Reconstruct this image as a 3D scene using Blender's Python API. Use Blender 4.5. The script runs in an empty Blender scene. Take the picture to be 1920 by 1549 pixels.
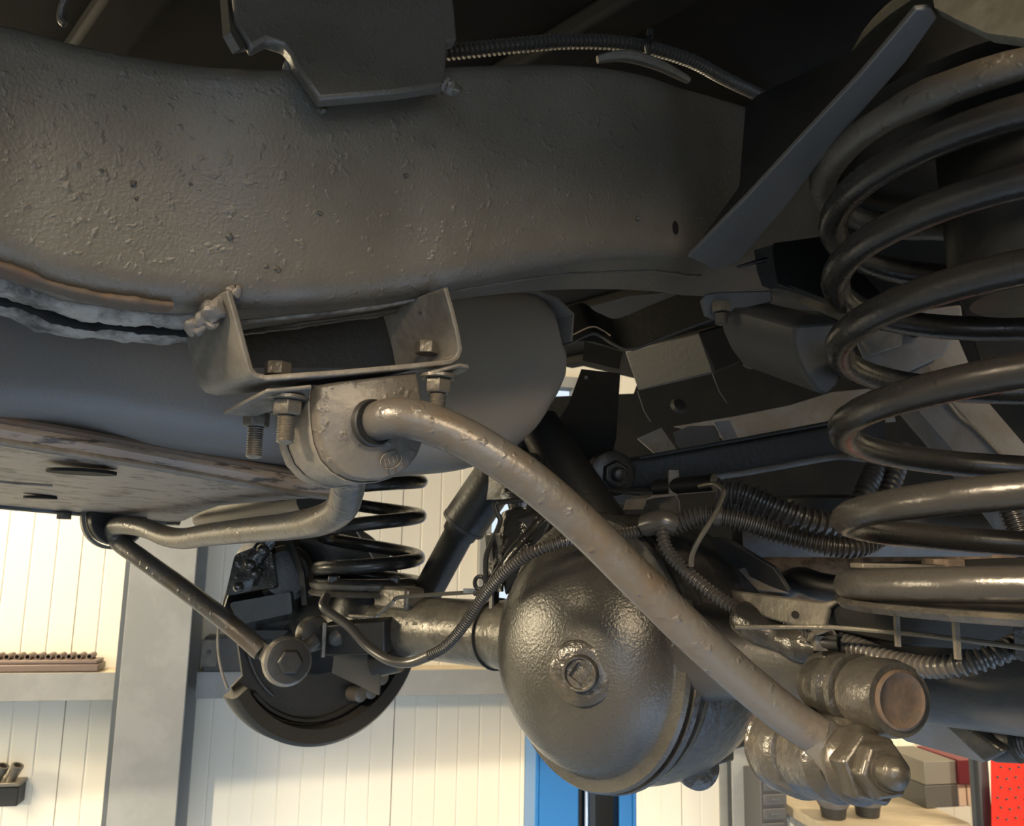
import bpy, math, random
from math import sin, cos, pi, radians
from mathutils import Vector, Matrix
from mathutils.bvhtree import BVHTree
random.seed(7)
S = bpy.context.scene
COL = S.collection

# ------------------------------------------------------------------ camera
FPX = 1550.0
CAM = Vector((0, 0, 1.6))
u = Vector((190, 9400, 1550)).normalized()          # world up seen in camera axes (right, up, forward)
yc = (Vector((0, 0, 1)) - u * u.z).normalized()
# camera axes: right, up, forward is left handed -> build world X as right-handed completion
xr = Vector((1, 0, 0)); xr = (xr - u * xr.dot(u) - yc * xr.dot(yc)).normalized()
def c2w(v):                                          # camera (right, up, forward) -> world
    return Vector((v.dot(xr), v.dot(yc), v.dot(u)))
cd = bpy.data.cameras.new('camera'); cam = bpy.data.objects.new('camera', cd); COL.objects.link(cam)
R_, U_, F_ = c2w(Vector((1, 0, 0))), c2w(Vector((0, 1, 0))), c2w(Vector((0, 0, 1)))
cam.matrix_world = Matrix(((R_.x, U_.x, -F_.x, CAM.x), (R_.y, U_.y, -F_.y, CAM.y), (R_.z, U_.z, -F_.z, CAM.z), (0, 0, 0, 1)))
cd.sensor_fit = 'HORIZONTAL'; cd.sensor_width = 36; cd.lens = FPX / 1920 * 36
cd.clip_start = 0.02; cd.clip_end = 200
cd.dof.use_dof = True; cd.dof.focus_distance = 0.72; cd.dof.aperture_fstop = 18
S.camera = cam

def ray(px, py):
    return c2w(Vector(((px - 960) / FPX, (774.5 - py) / FPX, 1)))
def P(px, py, d):
    return CAM + ray(px, py) * d
def PP(*pts):
    return [P(*p) for p in pts]

# ------------------------------------------------------------------ world, sun, lamps, exposure
S.view_settings.view_transform = 'Standard'; S.view_settings.look = 'None'
S.view_settings.gamma = 1; S.view_settings.use_curve_mapping = False
S.view_settings.exposure = 0.0
w = bpy.data.worlds.new('world'); S.world = w; w.use_nodes = True
bg = w.node_tree.nodes['Background']; bg.inputs[0].default_value = (0.74, 0.87, 1.0, 1); bg.inputs[1].default_value = 1.05

SUN = Vector((0.10, 1, -0.22)).normalized()
sd = bpy.data.lights.new('sun', 'SUN'); so = bpy.data.objects.new('sun', sd); COL.objects.link(so)
sd.energy = 1.6; sd.color = (1, 0.86, 0.62); sd.angle = radians(0.4)
so.rotation_euler = SUN.to_track_quat('-Z', 'Y').to_euler()

def area(name, loc, target, sx, sy, power, color):
    l = bpy.data.lights.new(name, 'AREA'); l.shape = 'RECTANGLE'; l.size = sx; l.size_y = sy; l.energy = power; l.color = color
    o = bpy.data.objects.new(name, l); COL.objects.link(o); o.location = loc
    o.rotation_euler = (Vector(target) - Vector(loc)).to_track_quat('-Z', 'Y').to_euler()
    return o
WARM = (1, 0.80, 0.54); COOL = (0.62, 0.78, 1.0)
l = area('ceiling_tube_light', (-2.5, -1.3, 2.95), (0.15, 0.65, 1.6), 1.3, 0.3, 62, WARM); l.data.spread = radians(58)
area('ceiling_tube_light', (0.7, -2.3, 2.9), (0.2, 0.8, 1.5), 1.3, 0.3, 100, WARM)
l = area('ceiling_tube_light', (-2.3, 1.7, 3.2), (-1.5, 3.0, 1.3), 1.0, 0.3, 22, WARM); l.data.spread = radians(80)
area('left_fill_light', (-4.0, 1.5, 2.0), (0.0, 1.5, 1.7), 1.1, 0.9, 165, (1, 0.84, 0.56))  # added warm light for highlights from the left; no window is built there
l = area('ceiling_tube_light', (3.0, 2.2, 3.2), (2.2, 3.3, 0.9), 1.0, 0.3, 22, WARM); l.data.spread = radians(80)
l = area('floor_bounce_light', (2.2, -0.9, 1.1), (1.15, 0.25, 0.0), 2.0, 0.9, 85, COOL); l.data.spread = radians(62)  # added cool lamp lighting the floor for blue bounce; no side door exists
area('doorway_daylight', (0.6, -4.6, 1.2), (0.2, 2.0, 1.2), 4.0, 1.9, 70, COOL)

# ------------------------------------------------------------------ materials
def new_mat(name):
    m = bpy.data.materials.new(name); m.use_nodes = True
    nt = m.node_tree; b = nt.nodes['Principled BSDF']
    return m, nt, b
def mat(name, c, rough=0.5, metal=0.0, bump=0.0, bscale=200, c2=None, cscale=20, cmin=0.45, cmax=0.6, bdist=0.002,
        vor=0.0, vscale=120, spec=0.5, coat=0.0, rvar=0.0, stretch=None):
    m, nt, b = new_mat(name); N = nt.nodes; K = nt.links
    b.inputs['Base Color'].default_value = (*c, 1); b.inputs['Roughness'].default_value = rough
    b.inputs['Metallic'].default_value = metal; b.inputs['Specular IOR Level'].default_value = spec
    b.inputs['Coat Weight'].default_value = coat; b.inputs['Coat Roughness'].default_value = 0.15
    tc = N.new('ShaderNodeTexCoord'); src = tc.outputs['Object']
    if stretch:
        mp = N.new('ShaderNodeMapping'); mp.inputs['Scale'].default_value = stretch
        K.new(src, mp.inputs[0]); src = mp.outputs[0]
    if c2 is not None:
        n = N.new('ShaderNodeTexNoise'); n.inputs['Scale'].default_value = cscale; n.inputs['Detail'].default_value = 6
        n.inputs['Roughness'].default_value = 0.65
        K.new(src, n.inputs['Vector'])
        r = N.new('ShaderNodeValToRGB'); r.color_ramp.elements[0].position = cmin; r.color_ramp.elements[1].position = cmax
        r.color_ramp.elements[0].color = (*c, 1); r.color_ramp.elements[1].color = (*c2, 1)
        K.new(n.outputs[0], r.inputs[0]); K.new(r.outputs[0], b.inputs['Base Color'])
    if rvar:
        n = N.new('ShaderNodeTexNoise'); n.inputs['Scale'].default_value = 35; n.inputs['Detail'].default_value = 4
        K.new(src, n.inputs['Vector'])
        mr = N.new('ShaderNodeMapRange'); mr.inputs['To Min'].default_value = rough - rvar; mr.inputs['To Max'].default_value = rough + rvar
        mr.inputs['From Min'].default_value = .3; mr.inputs['From Max'].default_value = .7
        K.new(n.outputs[0], mr.inputs[0]); K.new(mr.outputs[0], b.inputs['Roughness'])
    last = None
    if bump:
        n = N.new('ShaderNodeTexNoise'); n.inputs['Scale'].default_value = bscale; n.inputs['Detail'].default_value = 4
        K.new(src, n.inputs['Vector'])
        bp = N.new('ShaderNodeBump'); bp.inputs['Strength'].default_value = bump; bp.inputs['Distance'].default_value = bdist
        K.new(n.outputs[0], bp.inputs['Height']); last = bp
    if vor:
        v = N.new('ShaderNodeTexNoise'); v.inputs['Scale'].default_value = vscale; v.inputs['Detail'].default_value = 2
        K.new(src, v.inputs['Vector'])
        r = N.new('ShaderNodeValToRGB'); r.color_ramp.elements[0].position = 0.60; r.color_ramp.elements[1].position = 0.72
        K.new(v.outputs[0], r.inputs[0])
        bp = N.new('ShaderNodeBump'); bp.inputs['Strength'].default_value = vor; bp.inputs['Distance'].default_value = 0.003
        K.new(r.outputs[0], bp.inputs['Height'])
        if last: K.new(last.outputs[0], bp.inputs['Normal'])
        last = bp
    if last: K.new(last.outputs[0], b.inputs['Normal'])
    return m

M = {}
M['rail'] = mat('waxed_chassis_paint', (0.088, 0.080, 0.066), 0.40, 0, 0.28, 420, (0.070, 0.062, 0.050), 9, 0.4, 0.6, vor=0.22, vscale=130, bdist=.0015)
M['weld'] = mat('rough_weld_seam', (0.30, 0.275, 0.245), 0.6, 0, 0.8, 110, (0.07, 0.062, 0.055), 28, 0.45, 0.62, bdist=0.005)  # pale for dust and for the light on these down-facing seams
M['rust'] = mat('rust_brown', (0.085, 0.062, 0.045), 0.8, 0, 0.5, 150, (0.10, 0.05, 0.025), 30, .5, .7)
M['weldpale'] = mat('pale_weld', (0.12, 0.108, 0.095), 0.55, 0, 0.5, 250)
M['bracket'] = mat('bracket_paint', (0.13, 0.118, 0.10), 0.5, 0, 0.45, 160, (0.095, 0.085, 0.07), 40, rvar=.08)
M['bar'] = mat('bar_paint', (0.066, 0.063, 0.060), 0.34, 0.1, 0.3, 130, (0.064, 0.050, 0.036), 22, 0.45, 0.65, vor=0.25, vscale=90)
M['bush'] = mat('bush_rubber', (0.090, 0.080, 0.067), 0.42, 0, 0.45, 100, (0.075, 0.066, 0.055), 30, vor=.3, vscale=110)
M['spring'] = mat('spring_satin_black', (0.034, 0.032, 0.030), 0.27, 0.25, 0.15, 260, vor=0.05, vscale=170, rvar=.04)
M['oily'] = mat('oily_black_coat', (0.038, 0.036, 0.033), 0.26, 0.3, 0.8, 95, (0.075, 0.066, 0.052), 25, 0.5, 0.7, bdist=0.0026)
M['diff'] = mat('diff_cover_coat', (0.050, 0.048, 0.043), 0.27, 0.3, 0.34, 330, (0.04, 0.038, 0.033), 12, rvar=.05)
M['axle'] = mat('axle_coat', (0.115, 0.105, 0.088), 0.34, 0.3, 0.5, 120, (0.075, 0.068, 0.058), 25, rvar=.08)
M['tank'] = mat('tank_paint', (0.115, 0.108, 0.100), 0.42, 0, 0.12, 300, (0.135, 0.118, 0.090), 5, 0.45, 0.7)
M['tray'] = mat('worn_cradle_paint', (0.20, 0.165, 0.135), 0.5, 0, 0.6, 90, (0.04, 0.035, 0.03), 55, 0.52, 0.60, stretch=(.5, .5, 3))
M['black'] = mat('satin_black', (0.014, 0.014, 0.0135), 0.42, 0, 0.25, 150)
M['dull'] = mat('dull_black_body', (0.006, 0.006, 0.006), 0.75, 0, 0.2, 60, (0.011, 0.010, 0.008), 8, spec=0.2)
M['gloss'] = mat('wet_gloss_black', (0.018, 0.018, 0.017), 0.12, 0, 0.8, 60, coat=0.6, bdist=0.006)
M['darkgrey'] = mat('dark_grey_plate', (0.032, 0.032, 0.032), 0.5, 0, 0.2, 120)
M['greyplate'] = mat('grey_dusty_plate', (0.14, 0.14, 0.145), 0.55, 0, 0.5, 90, (0.12, 0.11, 0.10), 20)
M['hose'] = mat('conduit_black', (0.05, 0.046, 0.042), 0.30, 0)
M['pipe'] = mat('brake_pipe_metal', (0.14, 0.13, 0.11), 0.3, 0.6, 0.3, 300)
M['bolt'] = mat('bolt_coated', (0.10, 0.090, 0.075), 0.38, 0.4, 0.4, 200)
M['steel'] = mat('thread_steel', (0.20, 0.18, 0.15), 0.35, 0.7, 0.3, 300)
M['rusty'] = mat('rusty_silencer', (0.22, 0.16, 0.115), 0.8, 0.1, 0.6, 100, (0.10, 0.075, 0.055), 60, 0.45, 0.58)
M['link_face'] = mat('rusty_bush_face', (0.05, 0.036, 0.026), 0.6, 0.1, 0.5, 220, (0.07, 0.045, 0.028), 90, bdist=.001)
M['gusset'] = mat('gusset_paint', (0.085, 0.083, 0.08), 0.45, 0, 0.1, 150)
M['nut'] = mat('dark_oily_nut', (0.040, 0.036, 0.030), 0.28, 0.4, 0.35, 150)
M['tubedark'] = mat('dark_axle_coat', (0.052, 0.050, 0.048), 0.32, 0.3, 0.5, 110, (0.075, 0.066, 0.052), 14, .5, .7, bdist=.0015)
M['mud'] = mat('muddy_panel', (0.075, 0.068, 0.048), 0.8, 0, 0.7, 60, (0.12, 0.11, 0.085), 22)
M['wall'] = mat('cream_wall_panel', (0.80, 0.76, 0.66), 0.55, 0, 0.05, 20)
M['column'] = mat('grey_steel_paint', (0.27, 0.275, 0.27), 0.5, 0, 0.06, 40, (0.31, 0.315, 0.31), 6)
M['coldark'] = mat('dark_steel_paint', (0.09, 0.10, 0.11), 0.5)
M['blue'] = mat('blue_lift_paint', (0.012, 0.135, 0.38), 0.35, 0, 0.05, 60)
M['chrome'] = mat('ram_chrome', (0.6, 0.6, 0.62), 0.15, 1)
M['floor'] = mat('blue_bounce_floor', (0.17, 0.22, 0.29), 0.5, 0, 0.05, 10, (0.14, 0.185, 0.25), 3)  # unseen floor, tinted blue so its bounce cools the undersides
M['ceil'] = mat('ceiling_white', (0.55, 0.55, 0.52), 0.8)
M['wood'] = mat('bench_wood', (0.55, 0.47, 0.34), 0.6, 0, 0.1, 60, (0.48, 0.40, 0.28), 9, stretch=(1, 6, 6))
M['red'] = mat('red_pegboard_paint', (0.80, 0.030, 0.018), 0.4)
M['boxgrey'] = mat('grey_carton', (0.17, 0.16, 0.135), 0.6)
M['boxdark'] = mat('dark_carton', (0.075, 0.075, 0.07), 0.6)
M['maroon'] = mat('maroon_carton', (0.16, 0.02, 0.03), 0.5)
M['cream'] = mat('cream_plastic', (0.70, 0.58, 0.45), 0.5)
M['traybrown'] = mat('brown_tray', (0.17, 0.125, 0.105), 0.5, 0, 0.2, 60)
M['drawer'] = mat('drawer_grey', (0.085, 0.085, 0.09), 0.5)
M['redlabel'] = mat('red_mark', (0.45, 0.02, 0.02), 0.5)
m, nt, b = new_mat('window_glass'); b.inputs['Base Color'].default_value = (1, 1, 1, 1); b.inputs['Roughness'].default_value = 0.02
b.inputs['Transmission Weight'].default_value = 1; b.inputs['IOR'].default_value = 1.01; M['glass'] = m
m, nt, b = new_mat('lamp_diffuser'); b.inputs['Emission Color'].default_value = (1, 0.82, 0.55, 1); b.inputs['Emission Strength'].default_value = 4; M['lamp'] = m

# ------------------------------------------------------------------ mesh tools
def catmull(pts, k=8, closed=False):
    if len(pts) < 3: 
        return [pts[0].lerp(pts[-1], i / k) for i in range(k + 1)]
    out = []; n = len(pts)
    for i in range(n - 1):
        p0 = pts[max(i - 1, 0)]; p1 = pts[i]; p2 = pts[i + 1]; p3 = pts[min(i + 2, n - 1)]
        for j in range(k):
            t = j / k
            out.append(0.5 * ((2 * p1) + (-p0 + p2) * t + (2 * p0 - 5 * p1 + 4 * p2 - p3) * t * t + (-p0 + 3 * p1 - 3 * p2 + p3) * t ** 3))
    out.append(pts[-1].copy())
    return out
def resample(pts, step):
    L = [0]
    for a, b_ in zip(pts, pts[1:]): L.append(L[-1] + (b_ - a).length)
    n = max(2, int(L[-1] / step)); out = []; j = 0
    for i in range(n + 1):
        s = L[-1] * i / n
        while j < len(L) - 2 and L[j + 1] < s: j += 1
        t = (s - L[j]) / max(1e-9, L[j + 1] - L[j])
        out.append(pts[j].lerp(pts[j + 1], min(1, t)))
    return out, L[-1] / n
def frames(pts):
    T = []
    n = len(pts)
    for i in range(n):
        T.append((pts[min(i + 1, n - 1)] - pts[max(i - 1, 0)]).normalized())
    a = Vector((0, 0, 1)) if abs(T[0].z) < 0.9 else Vector((1, 0, 0))
    N = (a - T[0] * a.dot(T[0])).normalized(); out = []
    for t in T:
        N = (N - t * N.dot(t)).normalized()
        out.append((t, N, t.cross(N)))
    return out
def basis(axis):
    axis = axis.normalized(); a = Vector((0, 0, 1)) if abs(axis.z) < 0.9 else Vector((1, 0, 0))
    x = (a - axis * a.dot(axis)).normalized()
    return axis, x, axis.cross(x)

class B:
    def __init__(s): s.v = []; s.f = []
    def add(s, vs, fs):
        o = len(s.v); s.v += [Vector(p) for p in vs]; s.f += [tuple(i + o for i in f) for f in fs]; return s
    def rings(s, rs, cap=True, closed=False):
        o = len(s.v); n = len(rs[0]); m_ = len(rs)
        for r in rs: s.v += r
        for i in range(m_ if closed else m_ - 1):
            a = o + i * n; b_ = o + ((i + 1) % m_) * n
            for j in range(n):
                s.f.append((a + j, a + (j + 1) % n, b_ + (j + 1) % n, b_ + j))
        if cap and not closed:
            s.f.append(tuple(o + j for j in reversed(range(n)))); s.f.append(tuple(o + (m_ - 1) * n + j for j in range(n)))
        return s
    def tube(s, pts, r, n=14, cap=True, flat=None):
        fr = frames(pts); rs = []
        for i, (p, (t, a, b_)) in enumerate(zip(pts, fr)):
            ri = r[i] if isinstance(r, list) else (r(i / (len(pts) - 1)) if callable(r) else r)
            rs.append([p + a * (ri * cos(2 * pi * j / n)) + b_ * (ri * sin(2 * pi * j / n)) for j in range(n)])
        return s.rings(rs, cap)
    def lathe(s, o, axis, prof, n=40, squash=(1, 1), xdir=None):
        t, x, y = basis(axis)
        if xdir is not None:
            x = (xdir - t * xdir.dot(t)).normalized(); y = t.cross(x)
        rs = [[o + t * h + x * (r * cos(2 * pi * j / n) * squash[0]) + y * (r * sin(2 * pi * j / n) * squash[1]) for j in range(n)] for h, r in prof]
        return s.rings(rs)
    def cyl(s, a, b_, r, n=24, r2=None):
        d = b_ - a
        return s.lathe(a, d, [(0, r), (d.length, r if r2 is None else r2)], n)
    def hexa(s, o, axis, h, r, rot=0):
        t, x, y = basis(axis)
        ring = lambda q, rr: [o + t * q + x * (rr * cos(rot + pi * j / 3)) + y * (rr * sin(rot + pi * j / 3)) for j in range(6)]
        return s.rings([ring(0, r), ring(h * .85, r), ring(h, r * .9)])
    def box(s, c, ex, ey, ez):                        # half-extent vectors
        vs = [c + ex * a + ey * b_ + ez * d for a in (-1, 1) for b_ in (-1, 1) for d in (-1, 1)]
        return s.add(vs, [(0, 1, 3, 2), (4, 6, 7, 5), (0, 4, 5, 1), (2, 3, 7, 6), (0, 2, 6, 4), (1, 5, 7, 3)])
    def prism(s, pts, vec):
        n = len(pts); vs = list(pts) + [p + vec for p in pts]
        return s.add(vs, [tuple(range(n)), tuple(n + i for i in reversed(range(n)))] + [(i, i + n, (i + 1) % n + n, (i + 1) % n) for i in range(n)])
    def ribbon(s, pts, wv, th):                       # bent sheet: polyline x width vector, thickness
        n = len(pts); rs = []
        for i, p in enumerate(pts):
            t = (pts[min(i + 1, n - 1)] - pts[max(i - 1, 0)]).normalized()
            nn = t.cross(wv).normalized() * th
            rs.append([p, p + wv, p + wv + nn, p + nn])
        return s.rings(rs)
    def hose(s, pts, r, pitch=0.003, amp=0.16, n=14):
        q, st = resample(catmull(pts, 10), pitch / 4)
        rad = [r * (1 + (amp * .6 if i % 4 in (0, 1) else -amp * 1.5)) for i in range(len(q))]
        return s.tube(q, rad, n)
    def bvh(s): return BVHTree.FromPolygons([tuple(p) for p in s.v], s.f)
    def obj(s, name, m, parent=None, label=None, cat=None, group=None, kind=None, bevel=0, ang=35, sub=0):
        c = sum(s.v, Vector()) / len(s.v) if s.v else Vector()
        me = bpy.data.meshes.new(name); me.from_pydata([tuple(p - c) for p in s.v], [], s.f); me.validate()
        import bmesh
        bm = bmesh.new(); bm.from_mesh(me); bmesh.ops.recalc_face_normals(bm, faces=bm.faces); bm.to_mesh(me); bm.free()
        me.polygons.foreach_set('use_smooth', [True] * len(me.polygons)); me.set_sharp_from_angle(angle=radians(ang))
        me.materials.append(M[m]); o = bpy.data.objects.new(name, me); COL.objects.link(o)
        if parent is not None:
            o.parent = parent; o.location = c - wloc(parent)
        else: o.location = c
        if bevel:
            md = o.modifiers.new('bevel', 'BEVEL'); md.width = bevel; md.segments = 2; md.limit_method = 'ANGLE'; md.angle_limit = radians(40)
        if sub:
            md = o.modifiers.new('sub', 'SUBSURF'); md.levels = sub; md.render_levels = sub
        tag(o, label, cat, group, kind)
        return o
def wloc(o):
    p = Vector()
    while o is not None: p += o.location; o = o.parent
    return p
def tag(o, label=None, cat=None, group=None, kind=None):
    if label: o['label'] = label
    if cat: o['category'] = cat
    if group: o['group'] = group
    if kind: o['kind'] = kind
def thing(name, label, cat, loc, group=None):
    o = bpy.data.objects.new(name, None); COL.objects.link(o); o.location = loc; o.empty_display_size = 0.03
    tag(o, label, cat, group); return o
class Plane:
    def __init__(s, a, b_, c):
        s.o = P(*a); s.n = (P(*b_) - s.o).cross(P(*c) - s.o).normalized()
        if s.n.dot(s.o - CAM) < 0: s.n = -s.n
    def at(s, px, py):
        r = ray(px, py); return CAM + r * ((s.o - CAM).dot(s.n) / r.dot(s.n))
def plate(out, anchors, th, b=None):
    pl = Plane(*anchors); b = b or B()
    return b.prism([pl.at(*p) for p in out], pl.n * th)
def rquad(c, r, seg=4):                                # rounded ring through 4 corners, r per corner
    out = []
    for i in range(4):
        p = c[i]; a = c[i - 1]; d = c[(i + 1) % 4]; ri = r[i]
        a = p + (a - p).normalized() * ri; d = p + (d - p).normalized() * ri
        for j in range(seg + 1):
            t = j / seg; out.append(a * (1 - t) ** 2 + p * 2 * t * (1 - t) + d * t * t)
    return out
def interp(tab, x):
    for a, b_ in zip(tab, tab[1:]):
        if a[0] <= x <= b_[0]:
            t = (x - a[0]) / (b_[0] - a[0]); return [q + (r - q) * t for q, r in zip(a[1:], b_[1:])]
    return list(tab[0][1:] if x < tab[0][0] else tab[-1][1:])
def smooth_tab(tab, k=6):
    v = catmull([Vector((t[0], t[1], 0)) for t in tab], k); return [(p.x, p.y) for p in v]
def blob(c, r, sd):
    random.seed(sd); ph = [random.uniform(0, 6) for _ in range(4)]; rs = []
    for i in range(11):
        th = .15 + (pi - .3) * i / 10; ring = []
        for j in range(18):
            a = 2 * pi * j / 18; k = 1 + .22 * sin(2 * a + ph[0] + th) + .14 * sin(3 * a + ph[1] + 3 * th) + .08 * sin(5 * th + ph[2])
            ring.append(c + Vector((r * k * sin(th) * cos(a), r * k * sin(th) * sin(a), r * k * .85 * cos(th))))
        rs.append(ring)
    return B().rings(rs)
def thread(b, a, axis, L, r, pitch=0.0018, n=14):
    k = int(L / pitch * 2); b.lathe(a, axis, [(i * L / k, r * (1.0 if i % 2 else 0.84)) for i in range(k + 1)] + [(L + .001, r * .6)], n)
    return b
def nut_set(parent, base, axis, r, nh, th, tl, washer=True, headback=None):
    """nut hanging from base along axis with thread sticking out"""
    if washer: B().lathe(base, axis, [(0, r * 1.35), (.0022, r * 1.35), (.003, r * 1.25)], 24).obj('washer', 'bolt', parent)
    nt_ = B().hexa(base + axis * .003, axis, nh, r, random.random()).obj('nut', 'bolt', parent, bevel=.0006)
    thread(B(), base + axis * (.003 + nh), axis, tl, th).obj('thread', 'steel', nt_)
    if headback: B().hexa(base - axis * headback, -axis, nh * .8, r * .95, random.random()).obj('bolt_head', 'bolt', parent, bevel=.0006)

Z = Vector((0, 0, 1))
N0 = P(1960, 1275, .67); F0 = P(585, 1160, 1.52)
TV = (F0 - N0).normalized()                             # along the axle, near to far
TH = Vector((TV.x, TV.y, 0)).normalized()
LV = Z.cross(TH) * -1                                   # along the vehicle, to the right and away
if LV.x < 0: LV = -LV

# ================================================================== THE ROOM
wa = P(100, 1300, 2.85); wb = P(1400, 1300, 3.35)
WD = Vector((wb.x - wa.x, wb.y - wa.y, 0)).normalized(); WN = Vector((WD.y, -WD.x, 0))   # WN points to the camera
def W(px, py, off=0):
    r = ray(px, py); o = wa + WN * off
    return CAM + r * ((o - CAM).dot(WN) / r.dot(WN))
def wx(p): return (p - wa).dot(WD)                      # coordinate along wall
def WP(x, z, off=0): q = wa + WD * x + WN * off; return Vector((q.x, q.y, z))
j1, j2 = wx(W(110, 1450)), wx(W(735, 1450)); PW = j2 - j1
win = (wx(W(897, 1000)), wx(W(1090, 1000)), W(900, 1160).z, W(900, 700).z)
wall = thing('wall_back', None, None, WP(0, 0)); wall['kind'] = 'structure'
B().box(WP(0.5, 4.9 / 2 + 1.9, -.12) , WD * 6, WN * .03, Z * 1.2).obj('wall_backing', 'wall', wall)
nr = 14
def panel(x0, x1, z0, z1):
    pts = []; n = max(1, round((x1 - x0) / (PW / nr)))
    pts.append((x0 + .0015, 0))
    for i in range(n):
        a = x0 + (x1 - x0) * i / n; w_ = (x1 - x0) / n
        if i: pts += [(a - .004, 0), (a - .0015, -.0025), (a + .0015, -.0025), (a + .004, 0)]
    pts += [(x1 - .0015, 0)]
    ring = lambda z: [WP(x, z, o) for x, o in pts] + [WP(x1 - .0015, z, -.06), WP(x0 + .0015, z, -.06)]
    B().rings([ring(z0), ring(z1)]).obj('wall_panel', 'wall', wall, ang=10)
k = -4
while k < 6:
    x0 = j1 + k * PW; x1 = x0 + PW
    if x1 <= win[0] or x0 >= win[1]: panel(x0, x1, 0, 4.9)
    else:
        panel(x0, x1, 0, win[2]); panel(x0, x1, win[3], 4.9)
        if x0 < win[0]: panel(x0, win[0], win[2], win[3])
        if x1 > win[1]: panel(win[1], x1, win[2], win[3])
    k += 1
# joint strips behind panel gaps
bb = B()
for k in range(-4, 6): bb.box(WP(j1 + k * PW, 2.4, -.03), WD * .006, WN * .02, Z * 2.4)
bb.obj('joint_filler', 'rusty', wall)
wn = thing('window_1', None, None, WP((win[0] + win[1]) / 2, win[2])); wn['kind'] = 'structure'
def wbar(x0, x1, z0, z1, off, t, name, m, par): B().box(WP((x0 + x1) / 2, (z0 + z1) / 2, off), WD * (x1 - x0) / 2, WN * t, Z * (z1 - z0) / 2).obj(name, m, par, bevel=.002)
wbar(win[0], win[0] + .045, win[2], win[3], 0, .04, 'window_frame', 'column', wn)
wbar(win[1] - .045, win[1], win[2], win[3], 0, .04, 'window_frame', 'column', wn)
wbar(win[0] + .045, win[1] - .045, win[3] - .045, win[3], 0, .04, 'window_frame', 'column', wn)
wbar(win[0] + .045, win[1] - .045, win[2], win[2] + .03, 0, .04, 'window_sill', 'column', wn)
wbar(win[0] + .045, win[1] - .045, win[2] + .03, win[3] - .045, -.02, .003, 'window_pane', 'glass', wn)
B().box(Vector((0.5, 0, -.05)), Vector((9, 0, 0)), Vector((0, 14, 0)), Z * .05).obj('floor', 'floor', kind='structure')
# header over the half lowered roller door behind the camera (casts the straight shadow edge on the wall)
sl, sr = W(340, 1475), W(1000, 1423); kk = 8.6
hl = sl - SUN * kk; hr = sr - SUN * (kk - (sr.z - sl.z) / abs(SUN.z))
HD = (hr - hl); HD.z = 0; HD.normalize(); HN = Vector((-HD.y, HD.x, 0)); hz = (hl.z + hr.z) / 2
hc = (hl + hr) / 2
B().box(Vector((hc.x, hc.y, (hz + 4.9) / 2)), HD * 6.5, HN * .03, Z * (4.9 - hz) / 2).obj('wall_front', 'wall', kind='structure')
for sg in (-1, 1): B().box(Vector((hc.x, hc.y, hz / 2)) + HD * sg * 4.9, HD * 2.0, HN * .03, Z * (hz / 2)).obj('wall_front', 'wall', kind='structure')
B().box(Vector((.4, -1.8, 4.95)), Vector((5.6, 0, 0)), Vector((0, 6.6, 0)), Z * .05).obj('ceiling', 'ceil', kind='structure')
B().box(Vector((-4.2, -1.8, 2.4)), Vector((.05, 0, 0)), Vector((0, 5.6, 0)), Z * 2.4).obj('wall_left', 'wall', kind='structure')
B().box(Vector((5.2, -1.6, 2.4)), Vector((.05, 0, 0)), Vector((0, 6.2, 0)), Z * 2.4).obj('wall_right', 'wall', kind='structure')

# columns and rails of the steel frame
def column(pxl, pxr, py, off, dep, name, label, m='column', z1=4.85, flange=True):
    x0, x1 = wx(W(pxl, py, off)), wx(W(pxr, py, off))
    t = thing(name, label, 'column', WP((x0 + x1) / 2, 0, off))
    B().box(WP((x0 + x1) / 2, z1 / 2, off - .005), WD * (x1 - x0) / 2, WN * .005, Z * z1 / 2).obj('flange', m, t, bevel=.002)
    B().box(WP((x0 + x1) / 2, z1 / 2, off - .01 - dep / 2), WD * .01, WN * dep / 2, Z * z1 / 2).obj('web', 'coldark', t)
    B().box(WP((x0 + x1) / 2, z1 / 2, off - .015 - dep), WD * (x1 - x0) / 2, WN * .005, Z * z1 / 2).obj('flange', m, t)
    return x0, x1
cx0, cx1 = column(203, 332, 1500, .26, .22, 'steel_column', 'wide grey steel column behind the far brake shield, crossing the wall rail')
B().box(WP(cx0 - .005, 2.4, .13), WD * .012, WN * .12, Z * 2.4).obj('column_cladding', 'coldark', None, 'dark strip along the left side of the wide grey column', 'cladding')
column(1373, 1420, 1450, .12, .1, 'steel_column', 'narrow grey steel column right of the differential, beside the drawer cabinet')
zt = W(100, 1262, .12).z; zb = W(100, 1314, .12).z
def rail_piece(pa, pb, label):
    x0, x1 = pa, pb
    t = thing('wall_rail', label, 'rail', WP((x0 + x1) / 2, zb, .06))
    B().box(WP((x0 + x1) / 2, (zt + zb) / 2, .12), WD * (x1 - x0) / 2, WN * .004, Z * (zt - zb) / 2).obj('rail_face', 'column', t, bevel=.001)
    B().box(WP((x0 + x1) / 2, zt - .003, .061), WD * (x1 - x0) / 2, WN * .055, Z * .003).obj('rail_top', 'wood', t)  # pale wood colour stands in for light on the steel rail's top
    B().box(WP((x0 + x1) / 2, zb + .003, .061), WD * (x1 - x0) / 2, WN * .055, Z * .003).obj('rail_lip', 'column', t)
rail_piece(cx0 - 1.6, cx0 - .03, 'grey steel wall rail left of the wide column, carrying the socket tray')
rail_piece(cx1 + .01, wx(W(1370, 1300)), 'grey steel wall rail running right of the wide column behind the brake shield')

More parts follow.
